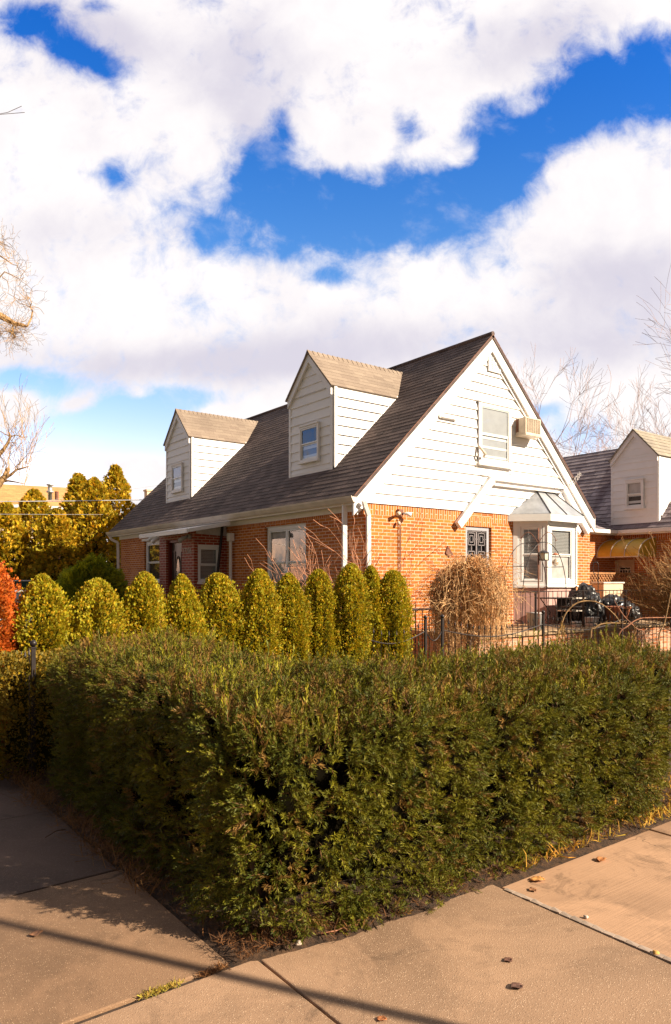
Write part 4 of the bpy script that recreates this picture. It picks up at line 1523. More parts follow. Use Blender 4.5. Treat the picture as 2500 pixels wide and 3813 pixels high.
def hedge():
    root = empty('yew_hedge', (1.7, 2.8, 0), 'dark clipped yew hedge wrapping round the pavement corner in front of the house', 'hedge')
    lo_, hi_ = np.array([1.45, 2.45, 0.03]), np.array([6.1, 6.3, 1.5])
    n = 900000
    P = rng.uniform(lo_, hi_, (n, 3))
    m = (P[:, 0] < 2.95) | (P[:, 1] < 3.95)
    P = P[m]
    sd = hedge_sd(P)
    m = (sd < 0.02) & (sd > -0.15)
    P = P[m]; sd = sd[m]
    G = grad(hedge_sd, P)
    seen = (G[:, 1] < 0.35) | (G[:, 2] > .35) | (G[:, 0] < -.3)
    out_of = (G[:, 0] < -.3) | (G[:, 1] < -.3)
    keep = rng.random(len(P)) < np.where(seen, 1.0, .35)
    P, sd, G = P[keep], sd[keep], G[keep]
    # twig tips: clusters of sprigs with gaps between them
    dist = P[:, 0] * FX + P[:, 1] * FY
    w = 1.0 / np.clip(dist, 3, 9) ** .7
    w *= np.where(sd > -.05, 1.0, .30) * np.clip(lump(P, 15.0, 9.0) * 1.3 + .65, .05, 1.6)
    NC = 6600
    sel = rng.choice(len(P), NC, replace=False, p=w / w.sum())
    Pc, Gc = P[sel], G[sel]
    K = 5
    tipdir = norm(Gc + np.array([0, 0, .18]) + rng.normal(0, .28, Gc.shape))
    P = np.repeat(Pc, K, axis=0); G = np.repeat(tipdir, K, axis=0)
    jit = rng.normal(0, 1, P.shape); jit -= G * np.sum(jit * G, axis=1, keepdims=True)
    P = P + jit * .017 + G * rng.uniform(-.03, .02, (len(P), 1))
    N = len(P)
    D = norm(G + jit * .42 + rng.normal(0, .12, G.shape))
    size = rng.uniform(.7, 1.15, N)
    clus = np.repeat(rng.random(NC), K)[:, None]
    g1 = np.array([.040, .058, .005]); g2 = np.array([.270, .235, .012]); g3 = np.array([.21, .115, .024]); g4 = np.array([.030, .050, .009])
    u = np.clip(clus * .75 + .3 * rng.random((N, 1)), 0, 1); v = np.clip(lump(P, 5.0, 7.0) * .5 + .5, 0, 1)[:, None]
    T = g1 * (1 - u) + g2 * u
    T = T * (1 - .45 * v) + g4 * .45 * v
    brown = (np.repeat(rng.random(NC), K) < np.where(P[:, 2] > 1.0, .26, .07))[:, None]
    T = np.where(brown, g3 * (.7 + .6 * u), T)
    tm = [yew_sprig(.050, 15, .032, .0026, s, 1.15) for s in range(5)] + [yew_sprig(.080, 20, .030, .0026, s, .95) for s in range(5, 8)]
    V, Q, C = scatter(tm, P, D, size, T, stem_tint=(.13, .06, .02))
    # longer upright shoots along the top
    n2 = 3000
    xs = rng.uniform(1.7, 5.9, n2); ys = np.where(rng.random(n2) < .62, rng.uniform(2.85, 3.6, n2), rng.uniform(2.85, 5.95, n2))
    xs = np.where(ys > 3.6, rng.uniform(1.75, 2.55, n2), xs)
    P2 = np.stack([xs, ys, np.full(n2, HTOP)], 1)
    back = np.where(ys > 3.6, np.clip((xs - 1.75) / .8, 0, 1), np.clip((ys - 2.85) / .75, 0, 1))
    P2[:, 2] += -.14 + .035 * np.clip(ys - 3.6, 0, 3) - .10 * np.clip(3.5 - ys, 0, 1) + .10 * rng.random(n2) * (.4 + back) - .06 * (1 - back)
    D2 = norm(np.array([0, 0, 1.0]) + rng.normal(0, .22, (n2, 3)))
    s2 = rng.uniform(.6, 1.1, n2)
    tall = rng.random(n2) < .10
    s2 = np.where(tall, s2 * 1.5, s2)
    u = rng.random((n2, 1))
    T2 = g1 * (1 - u) * 1.3 + g2 * u * 1.35
    T2 = np.where((rng.random(n2) < .38)[:, None], g3 * (.9 + .6 * u), T2)
    tm2 = [yew_sprig(.16, 32, .030, .0025, s, .75) for s in range(20, 24)] + [yew_sprig(.12, 24, .031, .0025, 30, .8)]
    V2, Q2, C2 = scatter(tm2, P2, D2, s2, T2, stem_tint=(.20, .085, .03))
    Vt = np.concatenate([V, V2]); Ct = np.concatenate([C, C2])
    Vt[:, 2] = np.maximum(Vt[:, 2], 0.012)
    o = mesh_np('foliage', Vt, np.arange(len(Vt)).reshape(-1, 4), Ct, M['yew'], root)
    # added dark core stops daylight and stands in for deep shade; then stems
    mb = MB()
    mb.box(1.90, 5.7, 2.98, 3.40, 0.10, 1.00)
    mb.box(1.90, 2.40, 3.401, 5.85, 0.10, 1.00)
    mb.build('shade_core', M['core'], root, bevel=.1)
    mb = MB()
    for k in range(26):
        if k < 16: x, y = 1.95 + k * .26, 3.12 + rnd.uniform(-.04, .25)
        else: x, y = 1.95 + rnd.uniform(-.05, .4), 3.3 + (k - 16) * .27
        for q in range(3):
            a = rnd.uniform(0, 6.3); l = rnd.uniform(.05, .13)
            mb.tube([(x, y, -.02), (x + math.cos(a) * l * .5, y + math.sin(a) * l * .5, .2), (x + math.cos(a) * l * 1.4, y + math.sin(a) * l * 1.4, .55)], [.022, .015, .006], 5)
    mb.build('stem', M['bark'], root, smooth=True)
    return root


hedge()


# ------------------------------------------------------------------ golden arborvitae columns
def column_foliage(h, r, seed, n=3200, c=((.56, .42, .013), (.34, .34, .014), (.60, .36, .013)), lumpy=.16, size=1.0, top=.55, z0=.05, pw=(2.0, .58)):
    rr = np.random.default_rng(seed)
    z = rr.random(n) ** .9
    a = rr.uniform(0, 2 * math.pi, n)
    prof = np.where(z < top, .86 + .14 * np.sin(z / top * math.pi), np.clip(1 - (np.clip(z - top, 0, 1) / (1 - top)) ** pw[0], 0, 1) ** pw[1])
    prof = np.maximum(prof, .06)
    dirs = np.stack([np.cos(a), np.sin(a), np.zeros(n)], 1)
    q = np.stack([np.cos(a) * 1.3, np.sin(a) * 1.3, z * h * 1.7], 1)
    lum = 1 + lumpy * lump(q, 2.2, seed * .7) + lumpy * .6 * lump(q, 6.0, seed * 1.3)
    depth = 1 - .34 * rr.random(n) ** 1.9
    # ragged tips: some sprays stand proud, most of all near the top
    depth = depth + (rr.random(n) < .16) * rr.random(n) * (.12 + .25 * z)
    rad = r * prof * lum * depth
    P = dirs * rad[:, None] + np.array([0, 0, 1.0]) * (z0 + z * (h - z0))[:, None]
    slope = np.where(z > top, (z - top) / (1 - top), 0)[:, None]
    D = norm(dirs * (.75 - .35 * slope) + np.array([0, 0, 1.0]) * (.55 + .8 * slope) + rr.normal(0, .33, (n, 3)))
    u = rr.random((n, 1)); v = rr.random((n, 1))
    c = [np.array(k) for k in c]
    T = c[0] * u + c[1] * (1 - u)
    T = np.where(v < .25, c[2], T)
    T = T * np.clip(.95 + .25 * lump(q, 9.0, seed * 2.1), .6, 1.25)[:, None]
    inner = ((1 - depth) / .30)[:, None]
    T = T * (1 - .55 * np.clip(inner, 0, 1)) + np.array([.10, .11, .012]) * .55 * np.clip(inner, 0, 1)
    return P, D, rr.uniform(.7, 1.25, n) * size, T


FANS = [fan_spray(.029, 7, .0037, s) for s in range(6)]


def make_thuja(name, loc, h, r, label, group, seed, n=3200, c=None, cat='shrub', lean=0.0, lumpy=.16):
    root = empty(name, loc, label, cat, group)
    kw = {} if c is None else {'c': c}
    kw['pw'] = [(2.0, .58), (1.7, .66), (2.4, .52)][seed % 3]
    kw['top'] = [.50, .58, .44, .62][seed % 4]
    P, D, s, T = column_foliage(h, r, seed, n=n, lumpy=lumpy, **kw)
    if seed % 3 == 1 or seed % 5 == 2:
        P2, D2, s2, T2 = column_foliage(h * (.82 + .03 * (seed % 4)), r * .55, seed + 99, n=n // 3, lumpy=lumpy, **kw)
        P2[:, 0] += r * .52 * (1 if seed % 2 else -1)
        P, D, s, T = np.concatenate([P, P2]), np.concatenate([D, D2]), np.concatenate([s, s2]), np.concatenate([T, T2])
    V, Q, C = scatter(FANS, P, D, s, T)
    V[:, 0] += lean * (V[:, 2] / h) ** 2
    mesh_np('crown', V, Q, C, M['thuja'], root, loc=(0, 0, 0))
    mb = MB()
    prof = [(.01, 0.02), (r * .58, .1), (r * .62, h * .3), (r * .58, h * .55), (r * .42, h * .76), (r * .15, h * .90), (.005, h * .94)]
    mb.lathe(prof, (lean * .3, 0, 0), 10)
    o = mb.build('shade_core', M['thuja_core'], root); o.location = (0, 0, 0)  # added dark core, painted as the shade within the column
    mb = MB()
    mb.tube([(0, 0, -.05), (0.01, 0, h * .25)], [.04, .03], 7)
    o = mb.build('trunk', M['bark'], root); o.location = (0, 0, 0)
    return root


ORD = ['leftmost', 'second from the left', 'third from the left', 'fourth from the left', 'fifth from the left', 'sixth from the left',
       'seventh from the left', 'eighth from the left', 'ninth from the left', 'tenth from the left', 'rightmost']
TH = [(107, 1322, 118), (226, 1333, 112), (330, 1318, 92), (428, 1324, 100), (516, 1322, 92), (598, 1312, 90), (676, 1322, 84), (741, 1314, 80), (812, 1300, 80), (866, 1306, 76), (914, 1316, 74)]
for i, (px, top, wd) in enumerate(TH):
    Y = 7.3 + (0.15 if i in (4, 9) else 0) + (-.1 if i == 8 else 0)
    x = on_y(px * 1.6026, Y)
    d = FX * x + FY * Y
    h = EYE + (2160 - top * 1.6026) * d / 2677
    r = wd * 1.6026 * d / 2677 / 2
    make_thuja('thuja_shrub', (x, Y, 0.02), h - .09, r * 1.04, 'golden green columnar thuja, %s in the row behind the yew hedge' % ORD[i],
               'golden thujas in a row behind the yew hedge', 31 + i, n=20000 if i < 4 else 17000, lean=(-.05 if i == 4 else .03 * (i % 3 - 1)), lumpy=.24 + .05 * (i < 2))

# rust coloured conical shrub at the left edge
make_thuja('conical_shrub', (on_y(-88, 7.4), 7.4, 0.02), 1.93, .34, 'rust orange conical shrub at the left edge beside the thujas', None, 77, n=20000,
           c=((.82, .20, .012), (.42, .08, .012), (.75, .16, .02)))


# low golden hedge beyond the yew hedge on the left
def low_hedge():
    root = empty('golden_hedge', (1.85, 6.6, 0), 'low golden green hedge round the iron fence, left beyond the yew hedge', 'hedge')
    n = 50000
    b = (1.35, 2.5, 6.25, 10.5)
    def sd(P):
        d2 = box_sd2(P, b, .3)
        dz = P[:, 2] - 1.02 - .06 * lump(P, 2.0, 3)
        r = .25
        q1, q2 = d2 + r, dz + r
        return np.hypot(np.maximum(q1, 0), np.maximum(q2, 0)) + np.minimum(np.maximum(q1, q2), 0) - r + .07 * lump(P, 4.0, 5) + .03 * lump(P, 10, 2)
    P = rng.uniform((1.1, 6.0, .05), (2.75, 10.7, 1.3), (800000, 3))
    s = sd(P); m = (s < .02) & (s > -.13); P = P[m]
    n = min(n, len(P)); P = P[rng.choice(len(P), n, replace=False)]
    G = grad(sd, P)
    D = norm(G + np.array([0, 0, .5]) + rng.normal(0, .35, G.shape))
    u = rng.random((n, 1))
    T = np.array([.34, .20, .012]) * u + np.array([.13, .11, .010]) * (1 - u)
    V, Q, C = scatter(FANS, P, D, rng.uniform(.8, 1.3, n), T)
    mesh_np('foliage', V, Q, C, M['thuja'], root)
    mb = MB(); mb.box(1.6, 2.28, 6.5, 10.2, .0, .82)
    mb.build('shade_core', M['thuja_core'], root, bevel=.08)  # added dark box in place of the shade inside the low hedge


low_hedge()

# ------------------------------------------------------------------ bare wood: trees and twiggy shrubs
def grow(mb, p, d, L, r, depth, rr, spread=.6, up=.12, segs=4, kids=3, n=5, wig=.22, rmin=.003, shrink=.68, kink=0.0):
    pts = [Vector(p)]; rad = [r]
    d = Vector(d).normalized()
    for k in range(segs):
        d = (d + Vector((rr.gauss(0, wig), rr.gauss(0, wig), rr.gauss(0, wig) + up))).normalized()
        pts.append(pts[-1] + d * (L / segs))
        rad.append(max(rmin, r * (1 - .55 * (k + 1) / segs)))
    mb.tube(pts, rad, n if r > .02 else 3, cap=False)
    if depth <= 0: return
    for k in range(kids):
        t = rr.uniform(.35, 1.0) if k else 1.0
        i = min(len(pts) - 1, max(1, int(round(t * segs))))
        a = rr.uniform(0, 2 * math.pi)
        perp = d.orthogonal().normalized()
        side = perp * math.cos(a) + d.cross(perp) * math.sin(a)
        nd = (d + side * rr.uniform(spread * .5, spread * 1.3)).normalized()
        grow(mb, pts[i], nd, L * rr.uniform(shrink * .8, shrink * 1.15), rad[i] * .72, depth - 1, rr, spread, up, max(2, segs - 1), kids, n, wig, rmin, shrink)


def bare_tree(name, loc, h, lean, label, seed, group=None, r=.16, depth=6, mat='bark', tmat='twig_far', spread=.62, kids=3, rmin=.008, start=.35, limbs=7, up=.1, lmul=.42):
    root = empty(name, loc, label, 'tree', group)
    rr = random.Random(seed)
    tr = MB()
    pts = [Vector((0, 0, -.05))]; rad = [r * 1.2]
    for k in range(6):
        pts.append(pts[-1] + Vector((lean[0] / 6 + rr.gauss(0, .07), lean[1] / 6 + rr.gauss(0, .07), h * .62 / 6)))
        rad.append(r * (1 - .1 * (k + 1)))
    tr.tube(pts, rad, 8)
    o = tr.build('trunk', M[mat], root, smooth=True); o.location = (0, 0, 0)
    cr = MB()
    for k in range(limbs):
        t = start + (1 - start) * (k + .5) / limbs
        i = min(5, int(t * 6)); p = pts[i].lerp(pts[i + 1], t * 6 - i)
        a = k * 2.4 + rr.random()
        d = Vector((math.cos(a), math.sin(a), rr.uniform(.5, 1.1)))
        grow(cr, p, d, h * lmul * rr.uniform(.7, 1.1) * (1.15 - .4 * t), rad[i] * .55, depth - 1, rr, spread, up, 4, kids, 5, .16, rmin)
    grow(cr, pts[-1], Vector((lean[0], lean[1], h)), h * .38, rad[-1] * .8, depth - 1, rr, spread, up, 4, kids + 1, 5, .14, rmin)
    o = cr.build('crown', M[tmat], root, recalc=False); o.location = (0, 0, 0)
    return root


def G0(px, y=None, d=None):
    k = (px - 1250) / 2677
    if d is None: x = on_y(px, y); return (x, y, 0)
    r = k * d
    return (FX * d + FY * r, FY * d - FX * r, 0)


bare_tree('bare_tree', G0(1990, d=42), 11.0, (.8, 0), 'leafless tree whose twigs show past the right slope of the white gable', 5, r=.2, depth=5, spread=.7, rmin=.007)
bare_tree('bare_tree', G0(2320, d=46), 9.6, (0, 0), 'small leafless tree directly behind the neighbouring slate roof', 9, r=.17, depth=5, rmin=.007)
bare_tree('bare_tree', G0(2950, d=33), 12.0, (-1, 0), 'large leafless tree reaching in from the right edge above the neighbouring dormer', 14, r=.26, depth=5, spread=.75, rmin=.007, kids=4, lmul=.5)
bare_tree('bare_tree', G0(2455, d=52), 11.0, (0, 0), 'leafless tree with an upright trunk behind the peak of the neighbouring dormer', 21, r=.2, depth=5, rmin=.008)


def limb_tree():
    """old street tree at the left, only its lowest limbs reach into view"""
    base = G0(-560, d=13.0)
    root = empty('street_tree', base, 'gnarled bare tree whose sunlit limb enters high at the left edge', 'tree')
    rr = random.Random(3)
    B = Vector(base)
    tr = MB()
    tr.tube([(0, 0, -.1), (.1, 0, 2), (.0, .1, 4.2), (.2, 0, 6.4)], [.34, .27, .24, .2], 10)
    o = tr.build('trunk', M['bark_gold'], root, smooth=True); o.location = (0, 0, 0)
    mb = MB()
    start = B + Vector((0, .05, 5.6))
    def run(pxs, r0, r1, d=13.0, first=None, n=7):
        pts = ([first] if first is not None else []) + [at(x, y, d + dd) for x, y, dd in pxs]
        m = len(pts)
        rad = [r0 + (r1 - r0) * i / (m - 1) for i in range(m)]
        mb.tube([p - B for p in pts], rad, n)
        return pts, rad
    main, mr = run([(-160, 1140, 0), (-60, 1158, 0), (0, 1174, 0), (30, 1190, .1), (55, 1205, .1), (80, 1209, .1), (103, 1215, .1)], .10, .020, first=start)
    up, ur = run([(103, 1213, .1), (117, 1185, .2), (122, 1160, .2), (118, 1150, .1), (112, 1143, .1), (118, 1128, 0), (112, 1110, 0), (100, 1098, 0)], .018, .004)
    run([(110, 1143, .1), (128, 1142, .2), (145, 1146, .2), (155, 1155, .2), (165, 1170, .3)], .007, .003)
    run([(112, 1143, .1), (95, 1135, 0), (75, 1130, 0), (58, 1115, -.1), (52, 1108, -.1)], .008, .003)
    run([(52, 1204, .1), (48, 1215, .1), (46, 1232, .1), (43, 1242, 0)], .014, .006)
    run([(-80, 940, 0), (0, 952, 0), (25, 968, 0), (50, 985, .1), (70, 990, .1)], .02, .004, first=start + Vector((.2, 0, 1)))
    run([(-40, 1030, 0), (0, 1032, 0), (18, 1012, 0), (45, 1024, .1), (75, 1040, .1), (88, 1034, .1)], .018, .004, first=start + Vector((.3, 0, .8)))
    run([(120, 1098, 0), (120, 1078, 0), (100, 1060, 0), (85, 1050, 0), (75, 1040, 0)], .004, .003)
    run([(10, 1034, 0), (28, 1045, 0), (34, 1075, 0), (30, 1092, 0)], .007, .003)
    seeds = [(45, 1232, 22), (52, 1240, 22), (43, 1242, 18), (80, 1209, 8), (70, 990, 9), (30, 960, 9), (85, 1036, 7), (112, 1110, 7), (55, 1110, 6), (20, 900, 10), (5, 905, 10), (30, 1090, 6), (0, 1240, 14), (60, 1215, 10), (122, 1160, 5), (100, 1100, 5)]
    for x, y, k in seeds:
        for q in range(k):
            a = rr.uniform(0, 6.28)
            grow(mb, at(x + rr.gauss(0, 5), y + rr.gauss(0, 5), 13 + rr.uniform(-.2, .2)) - B,
                 Vector((math.cos(a), rr.gauss(0, .4), math.sin(a) * .8 - .1)), rr.uniform(.12, .32), .0045, 2, rr, .8, 0, 4, 2, 3, .35, .0022)
    # the crown above and beyond the frame
    for q in range(5):
        a = 1.2 * q
        grow(mb, (0.15, 0, 5.6 + .2 * q), (math.cos(a) - .8, math.sin(a), .9), 2.6, .12, 4, rr, .6, .1, 5, 3, 6, .15, .006)
    o = mb.build('crown', M['bark_gold'], root, recalc=False); o.location = (0, 0, 0)


limb_tree()


def pruned_tree():
    base = G0(-60, d=21)
    root = empty('pollarded_tree', base, 'bare tree with a sawn-off trunk above the orange roof at far left', 'tree')
    B = Vector(base); rr = random.Random(8)
    mb = MB()
    P_ = [B + Vector((0, 0, -.05)), at(-60, 2000, 21), at(-45, 1850, 21), at(0, 1795, 21), at(20, 1775, 21), at(33, 1742, 21)]
    mb.tube([p - B for p in P_], [.3, .24, .2, .11, .085, .06], 9)
    o = mb.build('trunk', M['bark_gold'], root, smooth=True); o.location = (0, 0, 0)
    mb = MB()
    def run(pxs, r0, r1):
        pts = [at(x, y, 21) - B for x, y in pxs]
        mb.tube(pts, [r0 + (r1 - r0) * i / (len(pts) - 1) for i in range(len(pts))], 6)
    run([(20, 1780), (45, 1765), (60, 1750), (95, 1740), (110, 1736)], .05, .01)
    run([(0, 1795), (30, 1790), (60, 1795), (95, 1803)], .04, .01)
    run([(-45, 1720), (0, 1690), (15, 1672), (30, 1650), (40, 1625), (35, 1610)], .07, .02)
    run([(-45, 1850), (-60, 1790), (-45, 1720)], .12, .07)
    run([(40, 1625), (20, 1617), (5, 1607), (-20, 1600)], .02, .008)
    run([(40, 1625), (62, 1620), (85, 1628), (105, 1627)], .018, .006)
    run([(30, 1650), (50, 1648), (63, 1652)], .016, .008)
    for x, y, k in [(95, 1738, 12), (60, 1750, 12), (30, 1745, 10), (40, 1620, 8), (85, 1626, 5), (10, 1770, 8), (95, 1800, 5)]:
        for q in range(k):
            grow(mb, at(x + rr.gauss(0, 8), y + rr.gauss(0, 8), 21 + rr.uniform(-.4, .4)) - B, Vector((rr.uniform(-.5, .9), rr.gauss(0, .4), 1.1)), rr.uniform(.5, 1.0), .009, 2, rr, .6, .1, 4, 2, 3, .16, .004)
    o = mb.build('crown', M['bark_gold'], root, recalc=False); o.location = (0, 0, 0)


pruned_tree()


def twig_shrub(name, base, label, seed, n, h, spread, mat, r=.008, depth=3, kids=3, up=.05, cat='shrub', rmin=.0055):
    root = empty(name, base, label, cat)
    rr = random.Random(seed); mb = MB()
    for k in range(n):
        a = rr.uniform(0, 6.28); s = rr.uniform(.15, 1) * spread
        grow(mb, (math.cos(a) * .08, math.sin(a) * .08, -.02), (math.cos(a) * s, math.sin(a) * s, 1), h * rr.uniform(.35, .6), r * rr.uniform(.6, 1.1), depth, rr, .5, up, 4, kids, 4, .16, rmin)
    o = mb.build('branches', M[mat], root, recalc=False); o.location = (0, 0, 0)
    return root


sb = G0(1300, y=10.05)
twig_shrub('bare_shrub', sb, 'bare reddish twiggy shrub against the front corner of the brick house', 4, 15, 2.45, .48, 'twig', r=.016, depth=3, kids=3, up=.02, rmin=.004)


def weeping_shrub():
    base = G0(1748, y=8.3)
    root = empty('weeping_shrub', base, 'rounded weeping leafless shrub with tangled golden brown twigs below the barred window', 'shrub')
    rr = random.Random(12)
    d = FX * base[0] + FY * base[1]
    H = EYE + (2160 - 2050) * d / 2677
    Rr = 150 * d / 2677
    mb = MB()
    mb.tube([(0, 0, -.05), (.02, .02, .6), (0, 0, 1.1), (.02, 0, H - .35)], [.06, .05, .045, .03], 8)
    o = mb.build('trunk', M['bark'], root, smooth=True); o.location = (0, 0, 0)
    mb = MB()
    leaves = []
    for k in range(820):
        a = rr.uniform(0, 6.28); reach = Rr * rr.uniform(.25, 1.05); top = H - .45 * (reach / Rr) ** 2 * rr.uniform(.5, 1.1) - rr.uniform(0, .35)
        drop = rr.uniform(.35, 1.0) ** .6 * 1.55 * (.70 + .3 * reach / Rr)
        p = [Vector((0, 0, H - .5 - rr.uniform(0, .2)))]
        m = 9
        wa = rr.uniform(-.5, .5)
        for i in range(1, m):
            t = i / (m - 1)
            rad = reach * min(1, math.sin(min(1, t * 1.5) * math.pi / 2)) * (1 - .35 * max(0, t - .5)) + rr.gauss(0, .03)
            z = p[0].z + (top - p[0].z) * math.sin(min(1, t * 2.2) * math.pi / 2) if t < .45 else top - drop * ((t - .45) / .55) ** 1.3
            aa = a + wa * t
            p.append(Vector((math.cos(aa) * rad + rr.gauss(0, .018), math.sin(aa) * rad + rr.gauss(0, .045), max(.06, z + rr.gauss(0, .015)))))
        mb.tube(p, [.0065] + [.0042] * (m - 3) + [.0025, .002], 3, cap=False)
        for q in range(7):
            i = rr.randint(3, m - 1)
            leaves.append(p[i] + Vector((rr.gauss(0, .02), rr.gauss(0, .02), rr.gauss(0, .03))))
    for k in range(150):
        a = rr.uniform(0, 6.28)
        grow(mb, (math.cos(a) * .25, math.sin(a) * .25, H * rr.uniform(.45, .85)), (math.cos(a), math.sin(a), rr.uniform(-.2, .9)), rr.uniform(.25, .5), .005, 2, rr, .7, -.12, 4, 3, 3, .3, .0028)
    o = mb.build('twigs', plain('golden brown twigs', (.62, .36, .16), .7, var=.35, scale=9), root, recalc=False); o.location = (0, 0, 0)
    P = np.array([tuple(v) for v in leaves])
    n = len(P)
    D = norm(rng.normal(0, .6, (n, 3)) + np.array([0, 0, -1.0]))
    u = rng.random((n, 1))
    T = np.array([.80, .50, .24]) * u + np.array([.50, .22, .07]) * (1 - u)
    tm = [(np.array(kite(np.zeros(3), np.array([0, 0, .05]), .009, np.array([0, 1.0, 0]))), np.ones(4))]
    V, Q, C = scatter(tm, P, D, rng.uniform(.5, 1.2, n), T)
    mesh_np('catkins', V, Q, C, M['litter'], root, loc=(0, 0, 0))


weeping_shrub()


def big_bush():
    base = G0(2690, y=6.9)
    root = empty('twiggy_bush', base, 'large dense twiggy bush glowing orange brown at the right edge', 'shrub')
    rr = random.Random(19)
    mb = MB()
    for k in range(330):
        a = rr.uniform(0, 6.28); s = rr.uniform(.05, .75)
        p = Vector((math.cos(a) * .15, math.sin(a) * .15, 0))
        d = Vector((math.cos(a) * s, math.sin(a) * s, 1)).normalized()
        grow(mb, p, d, rr.uniform(.9, 1.35), .014, 3, rr, .42, -.01, 4, 3, 3, .10, .0038, .62)
    o = mb.build('branches', plain('orange brown twigs', (.30, .15, .045), .75, var=.35, scale=7), root, recalc=False); o.location = (0, 0, 0)
    n = 16000
    a = rng.uniform(0, 6.28, n); z = rng.random(n)
    rad = 1.15 * np.sqrt(np.clip(1 - ((z - .5) / .56) ** 2, 0.02, 1)) * rng.uniform(.3, 1, n) ** .5
    P = np.stack([np.cos(a) * rad, np.sin(a) * rad, .35 + z * 2.0], 1)
    D = norm(P * np.array([1, 1, .4]) + rng.normal(0, .6, (n, 3)))
    u = rng.random((n, 1))
    T = np.array([.34, .20, .05]) * u + np.array([.16, .13, .025]) * (1 - u)
    tm = [(np.array(kite(np.zeros(3), np.array([0, 0, .06]), .006, np.array([0, 1.0, 0]))), np.ones(4))]
    V, Q, C = scatter(tm, P, D, rng.uniform(.6, 1.3, n), T)
    mesh_np('buds', V, Q, C, M['litter'], root, loc=(0, 0, 0))


big_bush()


# arching thorny canes in front of the terrace
def cane(pxs, d, r, label, mat='bark_gold'):
    pts = [at(x, y, d + dd) for x, y, dd in pxs]
    base = Vector((pts[0].x, pts[0].y, 0))
    root = empty('arching_cane', base, label, 'plant')
    mb = MB()
    lo_ = [Vector((pts[0].x, pts[0].y, 0.0))] + pts
    # smooth
    sm = []
    for i in range(len(lo_) - 1):
        for t in (0, .25, .5, .75):
            a, b = lo_[max(0, i - 1)], lo_[i]; c, e = lo_[i + 1], lo_[min(len(lo_) - 1, i + 2)]
            sm.append(.5 * ((2 * b) + (c - a) * t + (2 * a - 5 * b + 4 * c - e) * t * t + (3 * b - a - 3 * c + e) * t ** 3))
    sm.append(lo_[-1])
    n = len(sm)
    mb.tube([p - base for p in sm], [r * (1 - .55 * i / n) for i in range(n)], 6)
    for i in range(4, n, 2):
        p = sm[i] - base
        mb.tube([p, p + Vector((rnd.gauss(0, .02), rnd.gauss(0, .02), .02 + rnd.random() * .02))], [r * .35, .001], 3)
    o = mb.build('stem', M[mat], root, smooth=True); o.location = (0, 0, 0)


cane([(2075, 2385, 0), (2090, 2330, 0), (2110, 2280, 0), (2150, 2245, 0), (2200, 2238, 0), (2245, 2252, 0), (2290, 2290, 0), (2310, 2318, 0)], 9.0, .011, 'yellow thorny cane arching highest in front of the terrace railing')
cane([(2200, 2375, 0), (2215, 2340, 0), (2240, 2324, 0), (2280, 2320, 0), (2330, 2322, 0)], 8.6, .012, 'short golden cane curving low between hedge top and terrace')
cane([(2300, 2390, 0), (2340, 2330, 0), (2380, 2305, 0), (2430, 2300, 0), (2520, 2300, 0)], 8.8, .010, 'thin reddish cane running flat toward the right edge', 'twig')
cane([(2450, 2400, 0), (2475, 2320, 0), (2490, 2250, 0), (2500, 2200, 0), (2512, 2130, 0)], 8.4, .010, 'thin yellow cane standing upright at the right edge')
cane([(2405, 2380, 0), (2370, 2340, 0), (2330, 2300, 0), (2305, 2265, 0), (2290, 2240, 0)], 9.2, .007, 'slim red cane leaning left past the terracotta pot', 'twig')


# ------------------------------------------------------------------ far left: tall hedge trees, house, garage
TUFT = [fan_spray(.16, 7, .021, s) for s in range(50, 55)]


def tall_evergreen(loc, h, r, label, seed, n=8000):
    root = empty('arborvitae_tree', loc, label, 'tree', 'tall golden evergreens at far left')
    P, D, s, T = column_foliage(h, r, seed, n=n, c=((.74, .48, .018), (.36, .31, .018), (.76, .46, .03)), lumpy=.42, top=.22, z0=.3, pw=(1.5, .62))
    k = rng.random(len(P)) < 1 - .45 * (P[:, 2] / h) ** 2
    P, D, s, T = P[k], D[k], s[k], T[k]
    P[:, :2] *= (1 - .25 * (P[:, 2:3] / h))
    D[:, 2] -= .55; D = norm(D)
    V, Q, C = scatter(TUFT, P, D, s, T)
    mesh_np('crown', V, Q, C, M['far_leaf'], root, loc=(0, 0, 0))
    mb = MB()
    mb.tube([(0, 0, -.1), (0, 0, h * .5), (.1, 0, h * .93)], [.14, .09, .02], 7)
    rr = random.Random(seed)
    for k in range(34):
        z = h * (.12 + .8 * k / 34); a = k * 2.4; l = r * (1 - .75 * k / 34) * .8
        mb.tube([(0, 0, z), (math.cos(a) * l, math.sin(a) * l, z + l * .5)], [.03, .008], 4)
    o = mb.build('trunk', M['bark'], root); o.location = (0, 0, 0)
    mb = MB()
    mb.lathe([(.02, .2), (r * .5, .5), (r * .45, h * .3), (r * .25, h * .45), (.04, h * .6)], (0, 0, 0), 9)
    o = mb.build('shade_core', M['thuja_core'], root); o.location = (0, 0, 0)  # added dark core for the shade deep in the crown


EV = [(-95, 1850, 27, 1.0, 'leftmost, half outside the left edge'), (25, 1880, 26, .95, 'second from the left, before the cream house'),
      (128, 1832, 27, .9, 'third from the left, pointed and thin at the top'), (215, 1905, 25.5, .9, 'fourth from the left, lower and rounded'),
      (292, 1772, 28, .85, 'fifth from the left, with a wispy spire'), (352, 1790, 26.5, .85, 'sixth from the left, beside the tallest one'), (432, 1742, 27.5, .95, 'rightmost and tallest, next to the brick house')]
for i, (px, top, d, r, words_) in enumerate(EV):
    b = G0(px, d=d)
    h = EYE + (2160 - top) * d / 2677
    tall_evergreen(b, h, r * (1.12 + .16 * (i % 3)), 'tall golden evergreen, ' + words_, 200 + i)


